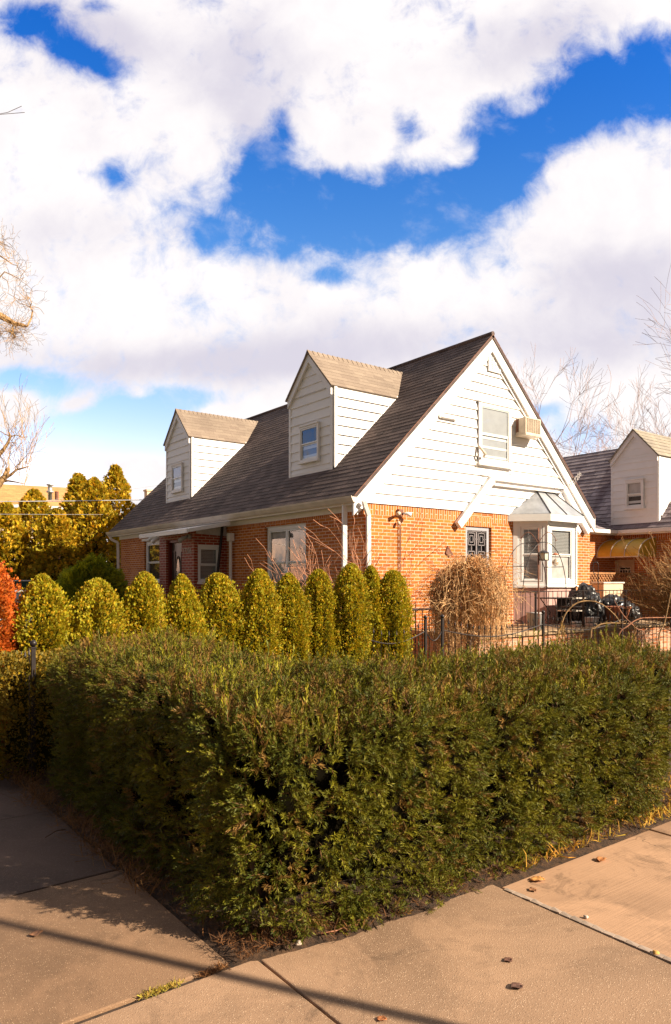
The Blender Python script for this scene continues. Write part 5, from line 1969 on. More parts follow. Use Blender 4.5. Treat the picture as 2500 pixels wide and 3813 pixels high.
def spreading_bush():
    base = G0(330, d=19)
    root = empty('juniper_bush', base, 'spreading bright green bush above the thujas left of the house', 'shrub')
    n = 5200
    a = rng.uniform(0, 6.28, n); z = rng.random(n) ** .8
    rad = .95 * np.sqrt(np.clip(1 - z ** 2, 0.02, 1)) * rng.uniform(.5, 1, n) ** .4
    P = np.stack([np.cos(a) * rad * 1.15, np.sin(a) * rad * 1.15, .2 + z * 1.62], 1)
    P *= (1 + .22 * lump(P, 2.6, 4.0) + .12 * rng.random(n))[:, None]
    D = norm(P * np.array([1, 1, .3]) + np.array([.1, 0, .35]) + rng.normal(0, .25, (n, 3)))
    u = rng.random((n, 1))
    T = np.array([.50, .46, .012]) * u + np.array([.10, .15, .012]) * (1 - u)
    V, Q, C = scatter([fan_spray(.2, 8, .012, s) for s in range(60, 64)], P, D, rng.uniform(.7, 1.4, n), T)
    mesh_np('crown', V, Q, C, M['far_leaf'], root, loc=(0, 0, 0))
    mb = MB(); mb.tube([(0, 0, -.05), (0, 0, .8)], [.08, .05], 6)
    o = mb.build('trunk', M['bark'], root); o.location = (0, 0, 0)
    mb = MB(); mb.lathe([(.1, .1), (.62, .35), (.55, .8), (.25, 1.2), (.03, 1.4)], (0, 0, 0), 9)
    o = mb.build('shade_core', M['thuja_core'], root); o.location = (0, 0, 0)  # added dark core, shade inside the bush put into its colour


spreading_bush()

# ------------------------------------------------------------------ iron fences and railings
def iron_fence(label, posts, F0, span, sag=.14, top=1.10, step=.125, lo_rail=.18, name='iron_fence'):
    """ball-topped posts with swagged panels of spear pickets; F0(s,n,z) axes"""
    root = empty(name, tuple(F0(posts[0], 0, 0)), label, 'fence')
    pm = []
    for s in posts:
        mb = MB()
        mb.fbox(F0, s - .016, s + .016, -.016, .016, -.05, top + .05)
        mb.fbox(F0, s - .022, s + .022, -.022, .022, top + .05, top + .062)
        p = mb.build('post', M['dark'], root)
        mb = MB(); mb.sphere(F0(s, 0, top + .09), .03, 6)
        mb.build('ball', M['dark'], p, smooth=True)
    for a, b in zip(posts, posts[1:]):
        mb = MB()
        n = max(2, int((b - a) / step))
        f = lambda t: top - sag * math.sin(math.pi * t)
        pts = [F0(a + (b - a) * t, 0, f(t) - .10) for t in np.linspace(0, 1, 13)]
        mb.tube(pts, .008, 5)
        mb.tube([F0(a, 0, lo_rail), F0(b, 0, lo_rail)], .008, 5)
        for k in range(1, n):
            t = k / n; s = a + (b - a) * t; z = f(t)
            mb.tube([F0(s, 0, .08), F0(s, 0, z)], .0065, 4)
            mb.tube([F0(s, 0, z), F0(s, 0, z + .015), F0(s, 0, z + .07)], [.006, .013, .001], 5)
        mb.build('fence_panel', M['dark'], root)
    return root


iron_fence('black spear-topped iron fence with ball posts right of the thuja row', [5.75, 6.95, 7.28, 9.55, 11.8, 14.0], Fr((0, 7.12, 0), (1, 0, 0), (0, -1, 0)), 2.2, top=1.10)
iron_fence('black iron fence with a ball post standing in the low golden hedge at left', [6.32, 8.4, 10.5], Fr((1.62, 0, 0), (0, 1, 0), (-1, 0, 0)), 2.1, top=1.08)


def terrace():
    mb = MB()
    mb.box(10.0, 16.9, 8.85, 10.66, -0.05, 0.62)
    tb = tag(mb.build('terrace', brick_mat('terrace brick', (0.50, 0.16, 0.06), (0.58, 0.36, 0.25), (0.5, 0.4, 0.3))), 'low brick terrace with tan stone top below the bay window', 'terrace')
    mb = MB(); mb.box(9.94, 16.95, 8.80, 10.66, 0.622, 0.70)
    mb.build('terrace_top', M['deck'], tb, bevel=.008)
    # railing
    root = empty('terrace_railing', (11.0, 8.95, .7), 'thin black iron railing along the terrace edge below the bay window', 'railing')
    F = Fr((0, 8.95, 0), (1, 0, 0), (0, -1, 0))
    x0, x1 = 10.15, 16.6
    zt = 1.47
    n = 5
    for k in range(n):
        s = x0 + (x1 - x0) * k / (n - 1)
        mb = MB(); mb.fbox(F, s - .016, s + .016, -.016, .016, .70, zt - .008)
        mb.build('post', M['dark'], root)
    mb = MB()
    mb.fbox(F, x0 - .02, x1 + .02, -.02, .02, zt - .006, zt + .012)
    mb.build('top_rail', M['dark'], root)
    mb = MB()
    mb.fbox(F, x0, x1, -.012, .012, .78, .80)
    k = x0 + .14
    while k < x1:
        mb.tube([F(k, 0, .80), F(k, 0, zt - .007)], .0075, 4)
        k += .145
    mb.build('baluster', M['dark'], root)
    # side section returning to the wall at the left with a pale handrail
    r2 = empty('stair_railing', (9.2, 9.2, 0), 'lower stair railing with a pale tube handrail left of the weeping shrub', 'railing')
    F2 = Fr((0, 9.25, 0), (1, 0, 0), (0, -1, 0))
    mb = MB(); mb.tube([F2(7.9, 0, 1.16), F2(8.1, 0, 1.18), F2(9.95, 0, 1.18)], .022, 8)
    mb.build('handrail', M['galv'], r2, smooth=True)
    mb = MB()
    k = 8.1
    while k < 9.95:
        mb.tube([F2(k, 0, -.03), F2(k, 0, 1.16)], .009, 5); k += .17
    mb.build('baluster', M['dark'], r2)


terrace()


def garden_arch():
    x0, x1 = on_y(1872, 8.3), on_y(2040, 8.3)
    root = empty('garden_arch', ((x0 + x1) / 2, 8.1, 0), 'round-topped thin iron garden arch with ladder rungs in front of the bay window', 'arch')
    cx, w = (x0 + x1) / 2, (x1 - x0) / 2
    zt = zat(cx, 8.3, 2022)
    ys = (8.3, 7.88)
    mb = MB()
    def curve(y):
        pts = [(cx - w, y, -.03), (cx - w * 1.0, y, 1.0), (cx - w * .97, y, 1.25)]
        for t in np.linspace(.12, math.pi - .12, 15):
            pts.append((cx - math.cos(t) * w * .96, y, zt - .95 + .95 * math.sin(t) ** .9))
        pts += [(cx + w * .97, y, 1.25), (cx + w, y, 1.0), (cx + w, y, -.03)]
        return pts
    ca, cb_ = curve(ys[0]), curve(ys[1])
    mb.tube(ca, .0075, 5); mb.tube(cb_, .0075, 5)
    mb.build('arch_hoop', M['dark'], root, smooth=True)
    mb = MB()
    for i in (1, 3, 5, 10, 15, 17, 19):
        mb.tube([ca[i], cb_[i]], .007, 5)
    for z in (.4, .75):
        for s in (-1, 1):
            mb.tube([(cx + s * w, ys[0], z), (cx + s * w, ys[1], z)], .007, 5)
    mb.build('rung', M['dark'], root)


garden_arch()


def feeder_pole():
    y = 8.6
    x = on_y(2004, y)
    d = FX * x + FY * y
    zt = zat(x, y, 1965)
    root = empty('feeder_pole', (x, y, 0), 'rusty garden pole with two curling hooks before the bay window corner', 'pole')
    B = Vector((x, y, 0))
    mb = MB()
    mb.tube([B + Vector((0, 0, -.1)), B + Vector((0.02, 0, 1.2)), B + Vector((.01, 0, zt))], [.016, .016, .014], 7)
    mb.build('pole', M['rust'], root, smooth=True)
    F = Fr(tuple(B), (FY, -FX, 0), (-FX, -FY, 0))
    S_ = d / 2677
    for sx in (-1, 1):
        mb = MB()
        pts = [F(0, .02, zt - .30)]
        for t in np.linspace(0, 1, 12):
            pts.append(F(sx * (.02 + .30 * t), .02, zt - .30 + .21 * math.sin(t * math.pi * .78 + .15)))
        pts += [F(sx * .335, .02, zt - .26), F(sx * .36, .02, zt - .23)]
        mb.tube(pts, .007, 5)
        mb.build('hook', M['rust'], root, smooth=True)
    # lantern
    L = empty('lantern', tuple(F(.10, .1, zt - 1.05)), 'small square metal and glass lantern hanging on the garden pole', 'lantern')
    mb = MB()
    Z = EYE + (2160 - 2085) * S_
    h = 36 * S_; w = 12 * S_
    c = F(16 * S_, .1, 0)
    for sx, sy in ((-1, -1), (1, -1), (1, 1), (-1, 1)):
        mb.box(c.x + sx * w - .006, c.x + sx * w + .006, c.y + sy * w - .006, c.y + sy * w + .006, Z, Z + h * .72)
    mb.box(c.x - w - .01, c.x + w + .01, c.y - w - .01, c.y + w + .01, Z - .015, Z)
    q = [(c.x - w * 1.3, c.y - w * 1.3, Z + h * .72), (c.x + w * 1.3, c.y - w * 1.3, Z + h * .72), (c.x + w * 1.3, c.y + w * 1.3, Z + h * .72), (c.x - w * 1.3, c.y + w * 1.3, Z + h * .72)]
    t = [(c.x - w * .4, c.y - w * .4, Z + h * .95), (c.x + w * .4, c.y - w * .4, Z + h * .95), (c.x + w * .4, c.y + w * .4, Z + h * .95), (c.x - w * .4, c.y + w * .4, Z + h * .95)]
    mb.hexa(q + t)
    mb.tube([(c.x, c.y, Z + h * .95), (c.x, c.y, Z + h * 1.15)], .006, 4)
    mb.build('housing', M['dark'], L)
    mb = MB(); mb.box(c.x - w + .008, c.x + w - .008, c.y - w + .008, c.y + w - .008, Z + .002, Z + h * .7)
    mb.build('glass', M['lamp_glass'], L)
    # glass globe
    c = F((2067 - 2004) * S_, .02, 0)
    Gb = empty('globe_ornament', (c.x, c.y, 1.8), 'clear glass globe ornament hanging before the right bay pane', 'ornament')
    zc = EYE + (2160 - 2095) * S_
    mb = MB(); mb.sphere((c.x, c.y, zc), 12 * S_, 8)
    m_, g_, p_, o_ = new_mat('clear globe'); p_.inputs['Base Color'].default_value = (.9, .82, .7, 1); p_.inputs['Roughness'].default_value = .15; p_.inputs['Transmission Weight'].default_value = .7
    mb.build('globe', m_, Gb, smooth=True)
    mb = MB(); mb.tube([(c.x, c.y, zc + 12 * S_), (c.x, c.y, zt - .24)], .004, 4)
    for s_ in (1, -1):
        mb.lathe([(.004, s_ * 13 * S_), (3.5 * S_, s_ * 12 * S_), (4 * S_, s_ * 10.8 * S_)], (c.x, c.y, zc), 8)
    mb.build('hanger', M['rust'], Gb)
    # dish under the hook
    mb = MB(); zd = EYE + (2160 - 2064) * S_
    mb.lathe([(.005, .03), (11 * S_, .0), (12 * S_, -.012), (.004, -.015)], (c.x, c.y, zd), 12)
    mb.build('dish', M['terracotta'], Gb)


feeder_pole()


def shepherd_hook():
    y = 8.2
    x = on_y(2228, y); d = FX * x + FY * y; s = d / 2677
    root = empty('shepherd_hook', (x, y, 0), 'single thin shepherd hook standing before the brown lattice', 'hook')
    F = Fr((x, y, 0), (FY, -FX, 0), (-FX, -FY, 0))
    zt = EYE + (2160 - 2093) * s
    r = 9 * s
    pts = [F(0, 0, -.05), F(0, 0, 1.0), F(0, 0, zt - r * 2)]
    for t in np.linspace(0, math.pi, 9):
        pts.append(F(-r + r * math.cos(t), 0, zt - r + r * math.sin(t)))
    pts += [F(-2.1 * r, 0, zt - r * 2.6), F(-1.8 * r, 0, zt - r * 4.6), F(-1.4 * r, 0, zt - r * 5.0), F(-1.1 * r, 0, zt - r * 4.6)]
    mb = MB(); mb.tube(pts, .009, 6)
    mb.build('rod', M['dark'], root, smooth=True)


shepherd_hook()


# ------------------------------------------------------------------ clutter on the terrace
def lumpy_bag(name, c, r, label, seed, sq=(1, 1, .8)):
    me = bpy.data.meshes.new(name)
    bm = bmesh.new()
    bmesh.ops.create_icosphere(bm, subdivisions=5, radius=1)
    for v in bm.verts:
        p = v.co.copy()
        k = 1 + .30 * mnoise.noise(p * 1.5 + Vector((seed, 0, 0))) - .30 * abs(mnoise.noise(p * 3.2 + Vector((0, seed, 0)))) - .14 * abs(mnoise.noise(Vector((p.x * 9, p.y * 9, p.z * 5)) + Vector((seed, 0, 0)))) + .12 * max(0, p.z) ** 3
        v.co = Vector((p.x * r * sq[0] * k, p.y * r * sq[1] * k, p.z * r * sq[2] * k))
    zmin = min(v.co.z for v in bm.verts)
    for v in bm.verts:
        v.co.z = max(v.co.z, zmin * .72)
    bm.to_mesh(me); bm.free()
    me.polygons.foreach_set('use_smooth', [True] * len(me.polygons))
    o = link_mesh(name, me, M['plastic_bag'], None, (c[0], c[1], c[2] - zmin * .72))
    return tag(o, label, 'bag')


TZ = .702
yy = 9.75
lumpy_bag('garbage_bag', (on_y(2185, 9.9), 9.9, TZ), .42, 'tallest black plastic bag against the brick right of the bay window', 1.3, (1.0, .9, 1.2))
lumpy_bag('garbage_bag', (on_y(2205, 9.5), 9.5, TZ), .33, 'black plastic bag at the foot of the taller bag, beside the rack', 5.1, (1.0, .8, 1.1))
lumpy_bag('garbage_bag', (on_y(2290, 9.6), 9.6, TZ), .44, 'black plastic bag slumping low to the right behind the terracotta pot', 8.7, (1.3, .8, .8))
lumpy_bag('garbage_bag', (on_y(2335, 9.4), 9.4, TZ), .36, 'flattened grey black bag at the right end of the pile', 11.7, (1.1, .8, .75))


def tapered_pot(name, c, w0, w1, h, mat, label, lip=True):
    mb = MB()
    def ring_(w, z): return [(c[0] - w, c[1] - w, z), (c[0] + w, c[1] - w, z), (c[0] + w, c[1] + w, z), (c[0] - w, c[1] + w, z)]
    mb.hexa(ring_(w0, c[2]) + ring_(w1, c[2] + h * .86))
    if lip: mb.hexa(ring_(w1 * 1.07, c[2] + h * .86) + ring_(w1 * 1.1, c[2] + h))
    o = tag(mb.build(name, M[mat], None, bevel=.012), label, 'pot')
    return o


px_ = on_y(2300, 9.15)
tapered_pot('planter_pot', (px_, 9.2, TZ), .17, .235, .40, 'terracotta', 'large square terracotta planter behind the railing before the black bags')
tapered_pot('planter_pot', (on_y(2203, 9.15), 9.15, TZ), .10, .115, .19, 'white_pot', 'small white square pot between rack and terracotta planter')
tapered_pot('planter_pot', (on_y(2145, 9.15), 9.15, TZ), .075, .09, .13, 'white_pot', 'tiny pale pot at the left foot of the rack', lip=False)


def rack():
    x0, x1, y = on_y(2128, 9.5), on_y(2184, 9.5), 9.5
    root = empty('plant_rack', ((x0 + x1) / 2, y, TZ), 'dark open rack with pale shelf edges behind the railing left of the black bags', 'rack')
    for x in (x0, x1 - .03):
        for yv in (y, y + .35):
            mb = MB(); mb.box(x, x + .03, yv, yv + .03, TZ, TZ + .62)
            mb.build('leg', M['dark'], root)
    mb = MB(); mb.box(x0 + .031, x1 - .031, y + .36, y + .37, TZ + .05, TZ + .6)
    mb.build('back_panel', M['dark'], root)
    for z in (.06, .30, .58):
        mb = MB(); mb.box(x0 - .01, x1 + .01, y - .012, y + .39, TZ + z + .001, TZ + z + .025)
        mb.build('shelf', M['gutter'] if z != .06 else M['dark'], root)


rack()


def bistro_set():
    x, y = on_y(2072, 9.45), 9.45
    root = empty('bistro_table', (x, y, TZ), 'small black iron bistro table in front of the pink tiled bay base', 'table')
    mb = MB()
    mb.box(x - .36, x + .36, y - .25, y + .25, TZ + .60, TZ + .625)
    mb.build('table_top', M['dark'], root)
    for sx in (-1, 1):
        for sy in (-1, 1):
            mb = MB()
            mb.tube([(x + sx * .28, y + sy * .18, TZ), (x + sx * .10, y + sy * .08, TZ + .3), (x + sx * .30, y + sy * .18, TZ + .6)], .012, 5)
            mb.build('leg', M['dark'], root, smooth=True)
    # chair
    x2 = x + .62
    r2 = empty('iron_chair', (x2, y, TZ), 'black wrought iron chair with scrolled back beside the bistro table', 'chair')
    mb = MB(); mb.box(x2 - .2, x2 + .2, y - .2, y + .2, TZ + .40, TZ + .425); mb.build('seat', M['dark'], r2, bevel=.004)
    for sx in (-1, 1):
        for sy in (-1, 1):
            mb = MB(); mb.tube([(x2 + sx * .2, y + sy * .2, TZ), (x2 + sx * .17, y + sy * .17, TZ + .4)], .012, 5)
            mb.build('leg', M['dark'], r2)
    mb = MB()
    mb.tube([(x2 + .19, y - .18, TZ + .42), (x2 + .22, y - .18, TZ + .66), (x2 + .22, y, TZ + .72), (x2 + .22, y + .18, TZ + .66), (x2 + .19, y + .18, TZ + .42)], .012, 6)
    for sy in (-1, 1):
        mb.tube([(x2 + .21, y + sy * (.03 + .08 * math.sin(t)), TZ + .46 + .2 * t / 3.1) for t in np.linspace(0, 3.1, 8)], .008, 5)
    mb.build('backrest', M['dark'], r2, smooth=True)
    # bucket with a blue bottle
    xb = on_y(1990, 9.1)
    mb = MB(); mb.lathe([(.13, 0), (.15, .32), (.165, .33), (.165, .35)], (xb, 9.1, TZ), 14)
    tag(mb.build('bucket', plain('grey plastic bucket', (.42, .40, .40), .5), None, smooth=True), 'grey bucket behind the railing left of the bistro table', 'bucket')
    mb = MB(); mb.lathe([(.035, 0), (.038, .2), (.015, .26), (.015, .30)], (xb + .27, 9.1, TZ), 10)
    tag(mb.build('bottle', M['blue'], None, smooth=True), 'upright blue bottle standing next to the grey bucket', 'bottle')


bistro_set()


def lattice_fence():
    y = 11.5
    x0, x1 = HX2 + .05, 20.1
    zt = zat(17, y, 2137)
    root = empty('lattice_fence', ((x0 + x1) / 2, y, 0), 'brown diagonal lattice fence between the two brick houses', 'fence')
    F = Fr((0, y, 0), (1, 0, 0), (0, -1, 0))
    mb = MB()
    st = .13
    H = zt - .05
    for n_, sg in ((0.0, 1), (.014, -1)):
        k = -H
        while k < (x1 - x0):
            a = max(0, k); b = min(x1 - x0, k + H)
            if b > a:
                za, zb_ = (a - k), (b - k)
                if sg < 0: za, zb_ = H - za, H - zb_
                p, q_ = F(x0 + a, n_, .05 + za), F(x0 + b, n_, .05 + zb_)
                mb.beam(p, q_, .035, .012, up=(0, 1, 0)) if False else mb.hexa([
                    F(x0 + a, n_ - .006, .05 + za - .02), F(x0 + b, n_ - .006, .05 + zb_ - .02), F(x0 + b, n_ + .006, .05 + zb_ - .02), F(x0 + a, n_ + .006, .05 + za - .02),
                    F(x0 + a, n_ - .006, .05 + za + .02), F(x0 + b, n_ - .006, .05 + zb_ + .02), F(x0 + b, n_ + .006, .05 + zb_ + .02), F(x0 + a, n_ + .006, .05 + za + .02)])
            k += st
    mb.build('lattice_panel', M['lattice'], root)
    mb = MB()
    mb.fbox(F, x0, x1, -.02, .03, zt, zt + .05)
    for s in (x0, (x0 + x1) / 2, x1):
        mb.fbox(F, s - .04, s + .04, -.09, -.021, 0, zt + .04)
    mb.build('frame', M['lattice'], root)


lattice_fence()
mb = MB()
xa, xb = on_y(2236, 11.1), on_y(2310, 11.1)
mb.box(xa, xb, 11.0, 11.35, 0.0, zat(xa, 11.1, 2174))
bx = tag(mb.build('storage_box', M['cream_wall'], None, bevel=.03), 'pale storage box in front of the lattice behind the bags', 'box')
mb = MB(); z_ = zat(xa, 11.1, 2174); mb.box(xa - .03, xb + .03, 10.97, 11.38, z_ + .002, z_ + .05)
mb.build('lid', M['gutter'], bx, bevel=.02)


# ------------------------------------------------------------------ far left background
def far_house():
    # cream house with an orange shingle roof, long side towards us
    d = 38
    A = Vector(G0(-260, d=d)); Bv = Vector(G0(330, d=d + 3.5))
    a = (Bv - A).normalized(); n = Vector((a.y, -a.x, 0))
    if n.dot(Vector((-FX, -FY, 0))) < 0: n = -n
    L = (Bv - A).length
    F = Fr(A, a, n)
    ze = EYE + (2160 - 1872) * d / 2677
    zt_ = EYE + (2160 - 1800) * (d + 3) / 2677
    root = empty('cream_house', tuple(A + a * L / 2), 'cream stucco house with orange shingle roof behind the tall golden evergreens', 'house')
    mb = MB()
    wall(mb, F, 0, L, -.05, ze, holes=[(2.3, 3.1, 3.9, 5.2), (5.0, 5.8, 3.9, 5.2)])
    mb.hexa([F(0, -5, -.05), F(L, -5, -.05), F(L, -.3, -.05), F(0, -.3, -.05), F(0, -5, ze), F(L, -5, ze), F(L, -.3, ze), F(0, -.3, ze)])
    mb.build('wall', M['cream_wall'], root)
    for s in (2.3, 5.0):
        mb = MB(); mb.ring(F, s + .01, s + .79, 3.91, 5.19, .07, -.1, .02); w_ = mb.build('window', M['trim'], root)
        mb = MB(); mb.fbox(F, s + .08, s + .72, -.08, -.05, 3.98, 5.12); mb.build('pane', M['car_glass'], w_)
    mb = MB()
    P = lambda s, t, l: F(s, .35 - t * .86 - l * .5, ze + .05 + t * .5 * (zt_ - ze) / 1.6 * 0 + t * (zt_ - ze) / 3.2 + l * .86)
    shingles(mb, P, lambda t: -.3, lambda t: L + .3, 3.2, .25, .02)
    rf = mb.build('roof', M['tan_shingle'], root, recalc=False)
    mb = MB(); mb.fbox(F, -.3, L + .3, .30, .48, ze - .10, ze + .05); mb.fbox(F, -.3, L + .3, 0.0, .299, ze - .10, ze - .06)
    mb.build('gutter', M['trim'], root)
    for px, r, zz0, zz1, m_ in ((187, .15, 1862, 1803, 'galv'), (212, .10, 1862, 1830, 'rust')):
        p = at(px, zz0, d + 1.0); q_ = at(px, zz1, d + 1.0)
        mb = MB(); mb.lathe([(r * .8, 0), (r * .8, (q_.z - p.z) * .45), (r * 1.3, (q_.z - p.z) * .46), (r * 1.3, (q_.z - p.z) * .58), (r * .8, (q_.z - p.z) * .6), (r * .8, (q_.z - p.z) * .9), (r * 1.35, (q_.z - p.z) * .92), (r * 1.2, q_.z - p.z)] if m_ == 'galv' else [(r, 0), (r, q_.z - p.z)], (p.x, p.y, p.z), 12)
        mb.build('flue', M[m_], rf, smooth=m_ == 'galv')


far_house()


def small_far_house():
    d = 44
    A = Vector(G0(455, d=d)); Bv = Vector(G0(640, d=d - 3))
    a = (Bv - A).normalized(); n = Vector((a.y, -a.x, 0))
    if n.dot(Vector((-FX, -FY, 0))) < 0: n = -n
    L = (Bv - A).length
    F = Fr(A, a, n)
    root = empty('distant_house', tuple(A + a * L / 2), 'distant grey roof with chimney peeping over the left end of the main roof', 'house')
    mb = MB()
    z0 = 4.6
    mb.fbox(F, 0, L, -4, 0, -.05, z0)
    mb.build('wall', M['cream_wall'], root)
    zt_ = EYE + (2160 - 1845) * d / 2677
    mb = MB()
    mb.hexa([F(-.3, .3, z0 - .1), F(L + .3, .3, z0 - .1), F(L + .3, -4.3, z0 - .1), F(-.3, -4.3, z0 - .1),
             F(L * .55, -1.8, zt_), F(L + .3, -1.8, zt_), F(L + .3, -2.2, zt_), F(L * .55, -2.2, zt_)])
    rf = mb.build('roof', M['slate'], root)
    p = at(556, 1900, d); q_ = at(556, 1830, d)
    mb = MB(); mb.box(p.x - .22, p.x + .22, p.y - .22, p.y + .22, z0, q_.z); mb.box(p.x - .27, p.x + .27, p.y - .27, p.y + .27, q_.z + .002, q_.z + .1)
    mb.build('chimney', M['cream_wall'], rf)


small_far_house()


def garage():
    d = 29
    A = Vector(G0(380, d=d)); Bv = Vector(G0(560, d=d + 1))
    a = (Bv - A).normalized(); n = Vector((a.y, -a.x, 0))
    if n.dot(Vector((-FX, -FY, 0))) < 0: n = -n
    F = Fr(A, a, n); L = (Bv - A).length
    ze = EYE + (2160 - 2140) * d / 2677; za = EYE + (2160 - 2098) * d / 2677
    root = empty('garage', tuple(A + a * L / 2), 'low garage with pale fascia and dark roof at the left foot of the house', 'garage')
    mb = MB()
    mb.hexa([F(.15, -3, -.05), F(L, -3, -.05), F(L, 0, -.05), F(.15, 0, -.05), F(.15, -3, ze), F(L, -3, ze), F(L, 0, ze), F(.15, 0, ze)])
    mb.face([F(.15, .002, ze), F(L, .002, ze), F(L / 2 + .1, .002, za - .1)])
    mb.build('wall', M['cream_wall'], root)
    mb = MB()
    for s0, s1 in ((0, L / 2 + .05), (L + .1, L / 2 + .05)):
        mb.hexa([F(s0, -3.1, ze - .12), F(s1, -3.1, za - .12), F(s1, .25, za - .12), F(s0, .25, ze - .12), F(s0, -3.1, ze), F(s1, -3.1, za), F(s1, .25, za), F(s0, .25, ze)])
    mb.build('roof', M['slate'], root)
    mb = MB()
    for s0, s1 in ((0, L / 2 + .05), (L + .1, L / 2 + .05)):
        mb.hexa([F(s0, .252, ze - .2), F(s1, .252, za - .2), F(s1, .28, za - .2), F(s0, .28, ze - .2), F(s0, .252, ze + .01), F(s1, .252, za + .01), F(s1, .28, za + .01), F(s0, .28, ze + .01)])
    mb.build('fascia_board', M['gutter'], root)


garage()


def screen_fence():
    F = Fr((-3.5, 25.2, 0), (1, 0.02, 0), (0, -1, 0))
    root = empty('screen_fence', (0, 25.2, 0), 'dark green mesh privacy fence with metal top rail at far left', 'fence')
    zt_ = EYE + (2160 - 2163) * 23.5 / 2677
    mb = MB(); mb.fbox(F, 0, 10.5, -.01, .01, .05, zt_ - .03)
    mb.build('mesh_panel', M['green_mesh'], root)
    mb = MB(); mb.tube([F(0, 0, zt_), F(10.5, 0, zt_)], .03, 6)
    for k in range(6): mb.tube([F(k * 2.1, .035, -.05), F(k * 2.1, .035, zt_)], .03, 6)
    mb.build('fence_frame', M['galv'], root)


screen_fence()


def car():
    cx, cy = 4.95, 21.4
    root = empty('parked_car', (cx, cy, 0), 'silver car with pale roof just showing between rust shrub and thujas', 'car')
    F = Fr((cx, cy, 0), (0, 1, 0), (-1, 0, 0))       # s along the car
    H = 1.42
    def hull(prof, w0, w1, name, mat, par, bev=.05):
        mb = MB()
        n = len(prof)
        i = len(mb.v)
        for side in (-1, 1):
            for (s, z) in prof:
                w = w0 + (w1 - w0) * max(0, min(1, (z - .85) / (H - .85)))
                mb.v.append(tuple(F(s, side * w, z)))
        mb.f.append(tuple(range(i, i + n))); mb.uv.append(None)
        mb.f.append(tuple(range(i + 2 * n - 1, i + n - 1, -1))); mb.uv.append(None)
        for k in range(n):
            mb.f.append((i + k, i + (k + 1) % n, i + n + (k + 1) % n, i + n + k)); mb.uv.append(None)
        return mb.build(name, mat, par, bevel=bev)
    body = hull([(-2.2, .28), (-2.25, .62), (-2.1, .82), (-1.2, .92), (-.95, .94), (1.5, .96), (2.1, .92), (2.2, .7), (2.15, .28)], .86, .86, 'body', M['car_paint'], root)
    cab = hull([(-1.15, .93), (-.45, 1.36), (.0, H), (.9, H - .02), (1.75, .96)], .82, .62, 'cabin_glass', M['car_glass'], body, .03)
    hull([(-.5, 1.37), (-.02, H + .006), (.92, H - .01), (1.02, 1.345)], .64, .61, 'roof', M['car_paint'], body, .02)
    mb = MB()
    for s_ in (-1.05, -.05, .95, 1.65):
        z1 = H - .02 if s_ not in (-1.05, 1.65) else 1.0
        mb.tube([F(s_, .83, .94), F(s_ * .62 + .1, .645, H - .05)], .028, 5)
        mb.tube([F(s_, -.83, .94), F(s_ * .62 + .1, -.645, H - .05)], .028, 5)
    mb.build('pillar', M['car_paint'], body)
    for s_ in (-1.35, 1.35):
        for w in (-1, 1):
            t = MB(); t.tube([F(s_, w * .72, .32), F(s_, w * .90, .32)], .32, 18)
            wh = t.build('wheel', M['tyre'], root)
            t = MB(); t.tube([F(s_, w * .885, .32), F(s_, w * .908, .32)], .19, 12)
            t.build('rim', M['galv'], wh)
    for w in (-1, 1):
        t = MB(); t.fbox(F, -2.27, -2.17, w * .62 - .14, w * .62 + .14, .60, .74)
        t.build('headlight', M['lamp_glass'], root, bevel=.02)


car()

# overhead lines
def wire(a, b, sag, r, label):
    a, b = Vector(a), Vector(b)
    pts = []
    for k in range(25):
        t = k / 24
        p = a.lerp(b, t); p.z -= sag * 4 * t * (1 - t)
        pts.append(p)
    mb = MB(); mb.tube(pts, r, 5)
    tag(mb.build('overhead_wire', M['galv'], None, smooth=True), label, 'wire')


wire(at(-900, 1862, 15), at(575, 1860, 26), .05, .016, 'thick pale overhead wire crossing the orange roof eave at left')
wire(at(-900, 1905, 15), at(620, 1915, 30), .03, .007, 'thin lower overhead wire crossing the golden evergreens')
wire(at(-900, 1990, 20), at(700, 1790, 45), .10, .008, 'thin overhead wire rising behind the left dormer')

# corner sign pole: stands out of view by the kerb, its shadow crosses the pavement
def pole():
    x, y = 4.12, -1.60
    root = empty('sign_pole', (x, y, 0), 'plain steel pole by the kerb whose thin shadow crosses the pavement', 'pole')
    mb = MB(); mb.tube([(x, y, -.05), (x, y, 4.4)], .032, 10)
    mb.build('post', M['galv'], root, smooth=True)


pole()


# ------------------------------------------------------------------ litter, dry grass, leaves, pebbles
def blades(name, P, L, w, col1, col2, label, cat, droop=.5, kind='stuff', up=.8):
    n = len(P)
    D = norm(rng.normal(0, .7, (n, 3)) + np.array([0, 0, up]))
    D[:, 2] = np.abs(D[:, 2])
    u = rng.random((n, 1))
    T = np.array(col1) * u + np.array(col2) * (1 - u)
    tm = []
    for s in range(4):
        r = np.random.default_rng(s)
        V = []
        b = np.zeros(3); d = np.array([0, 0, 1.0])
        m = b + d * .5; e = m + np.array([r.normal(0, .35) * droop * 1.5, .2 * droop, .5 - .45 * droop])
        side = np.array([w / 2, 0, 0])
        V = [b - side, b + side, m + side * .8, m - side * .8, m - side * .8, m + side * .8, e + side * .1, e - side * .1]
        tm.append((np.array(V), np.ones(8)))
    V, Q, C = scatter(tm, P, D, L, T)
    V[:, 2] = np.maximum(V[:, 2], P[:, 2].min() + .004)
    o = mesh_np(name, V, Q, C, M['litter'])
    return tag(o, label, cat, kind=kind)


def strip_pts(n, x0, x1, y0, y1, z=.03):
    return np.stack([rng.uniform(x0, x1, n), rng.uniform(y0, y1, n), np.full(n, z)], 1)


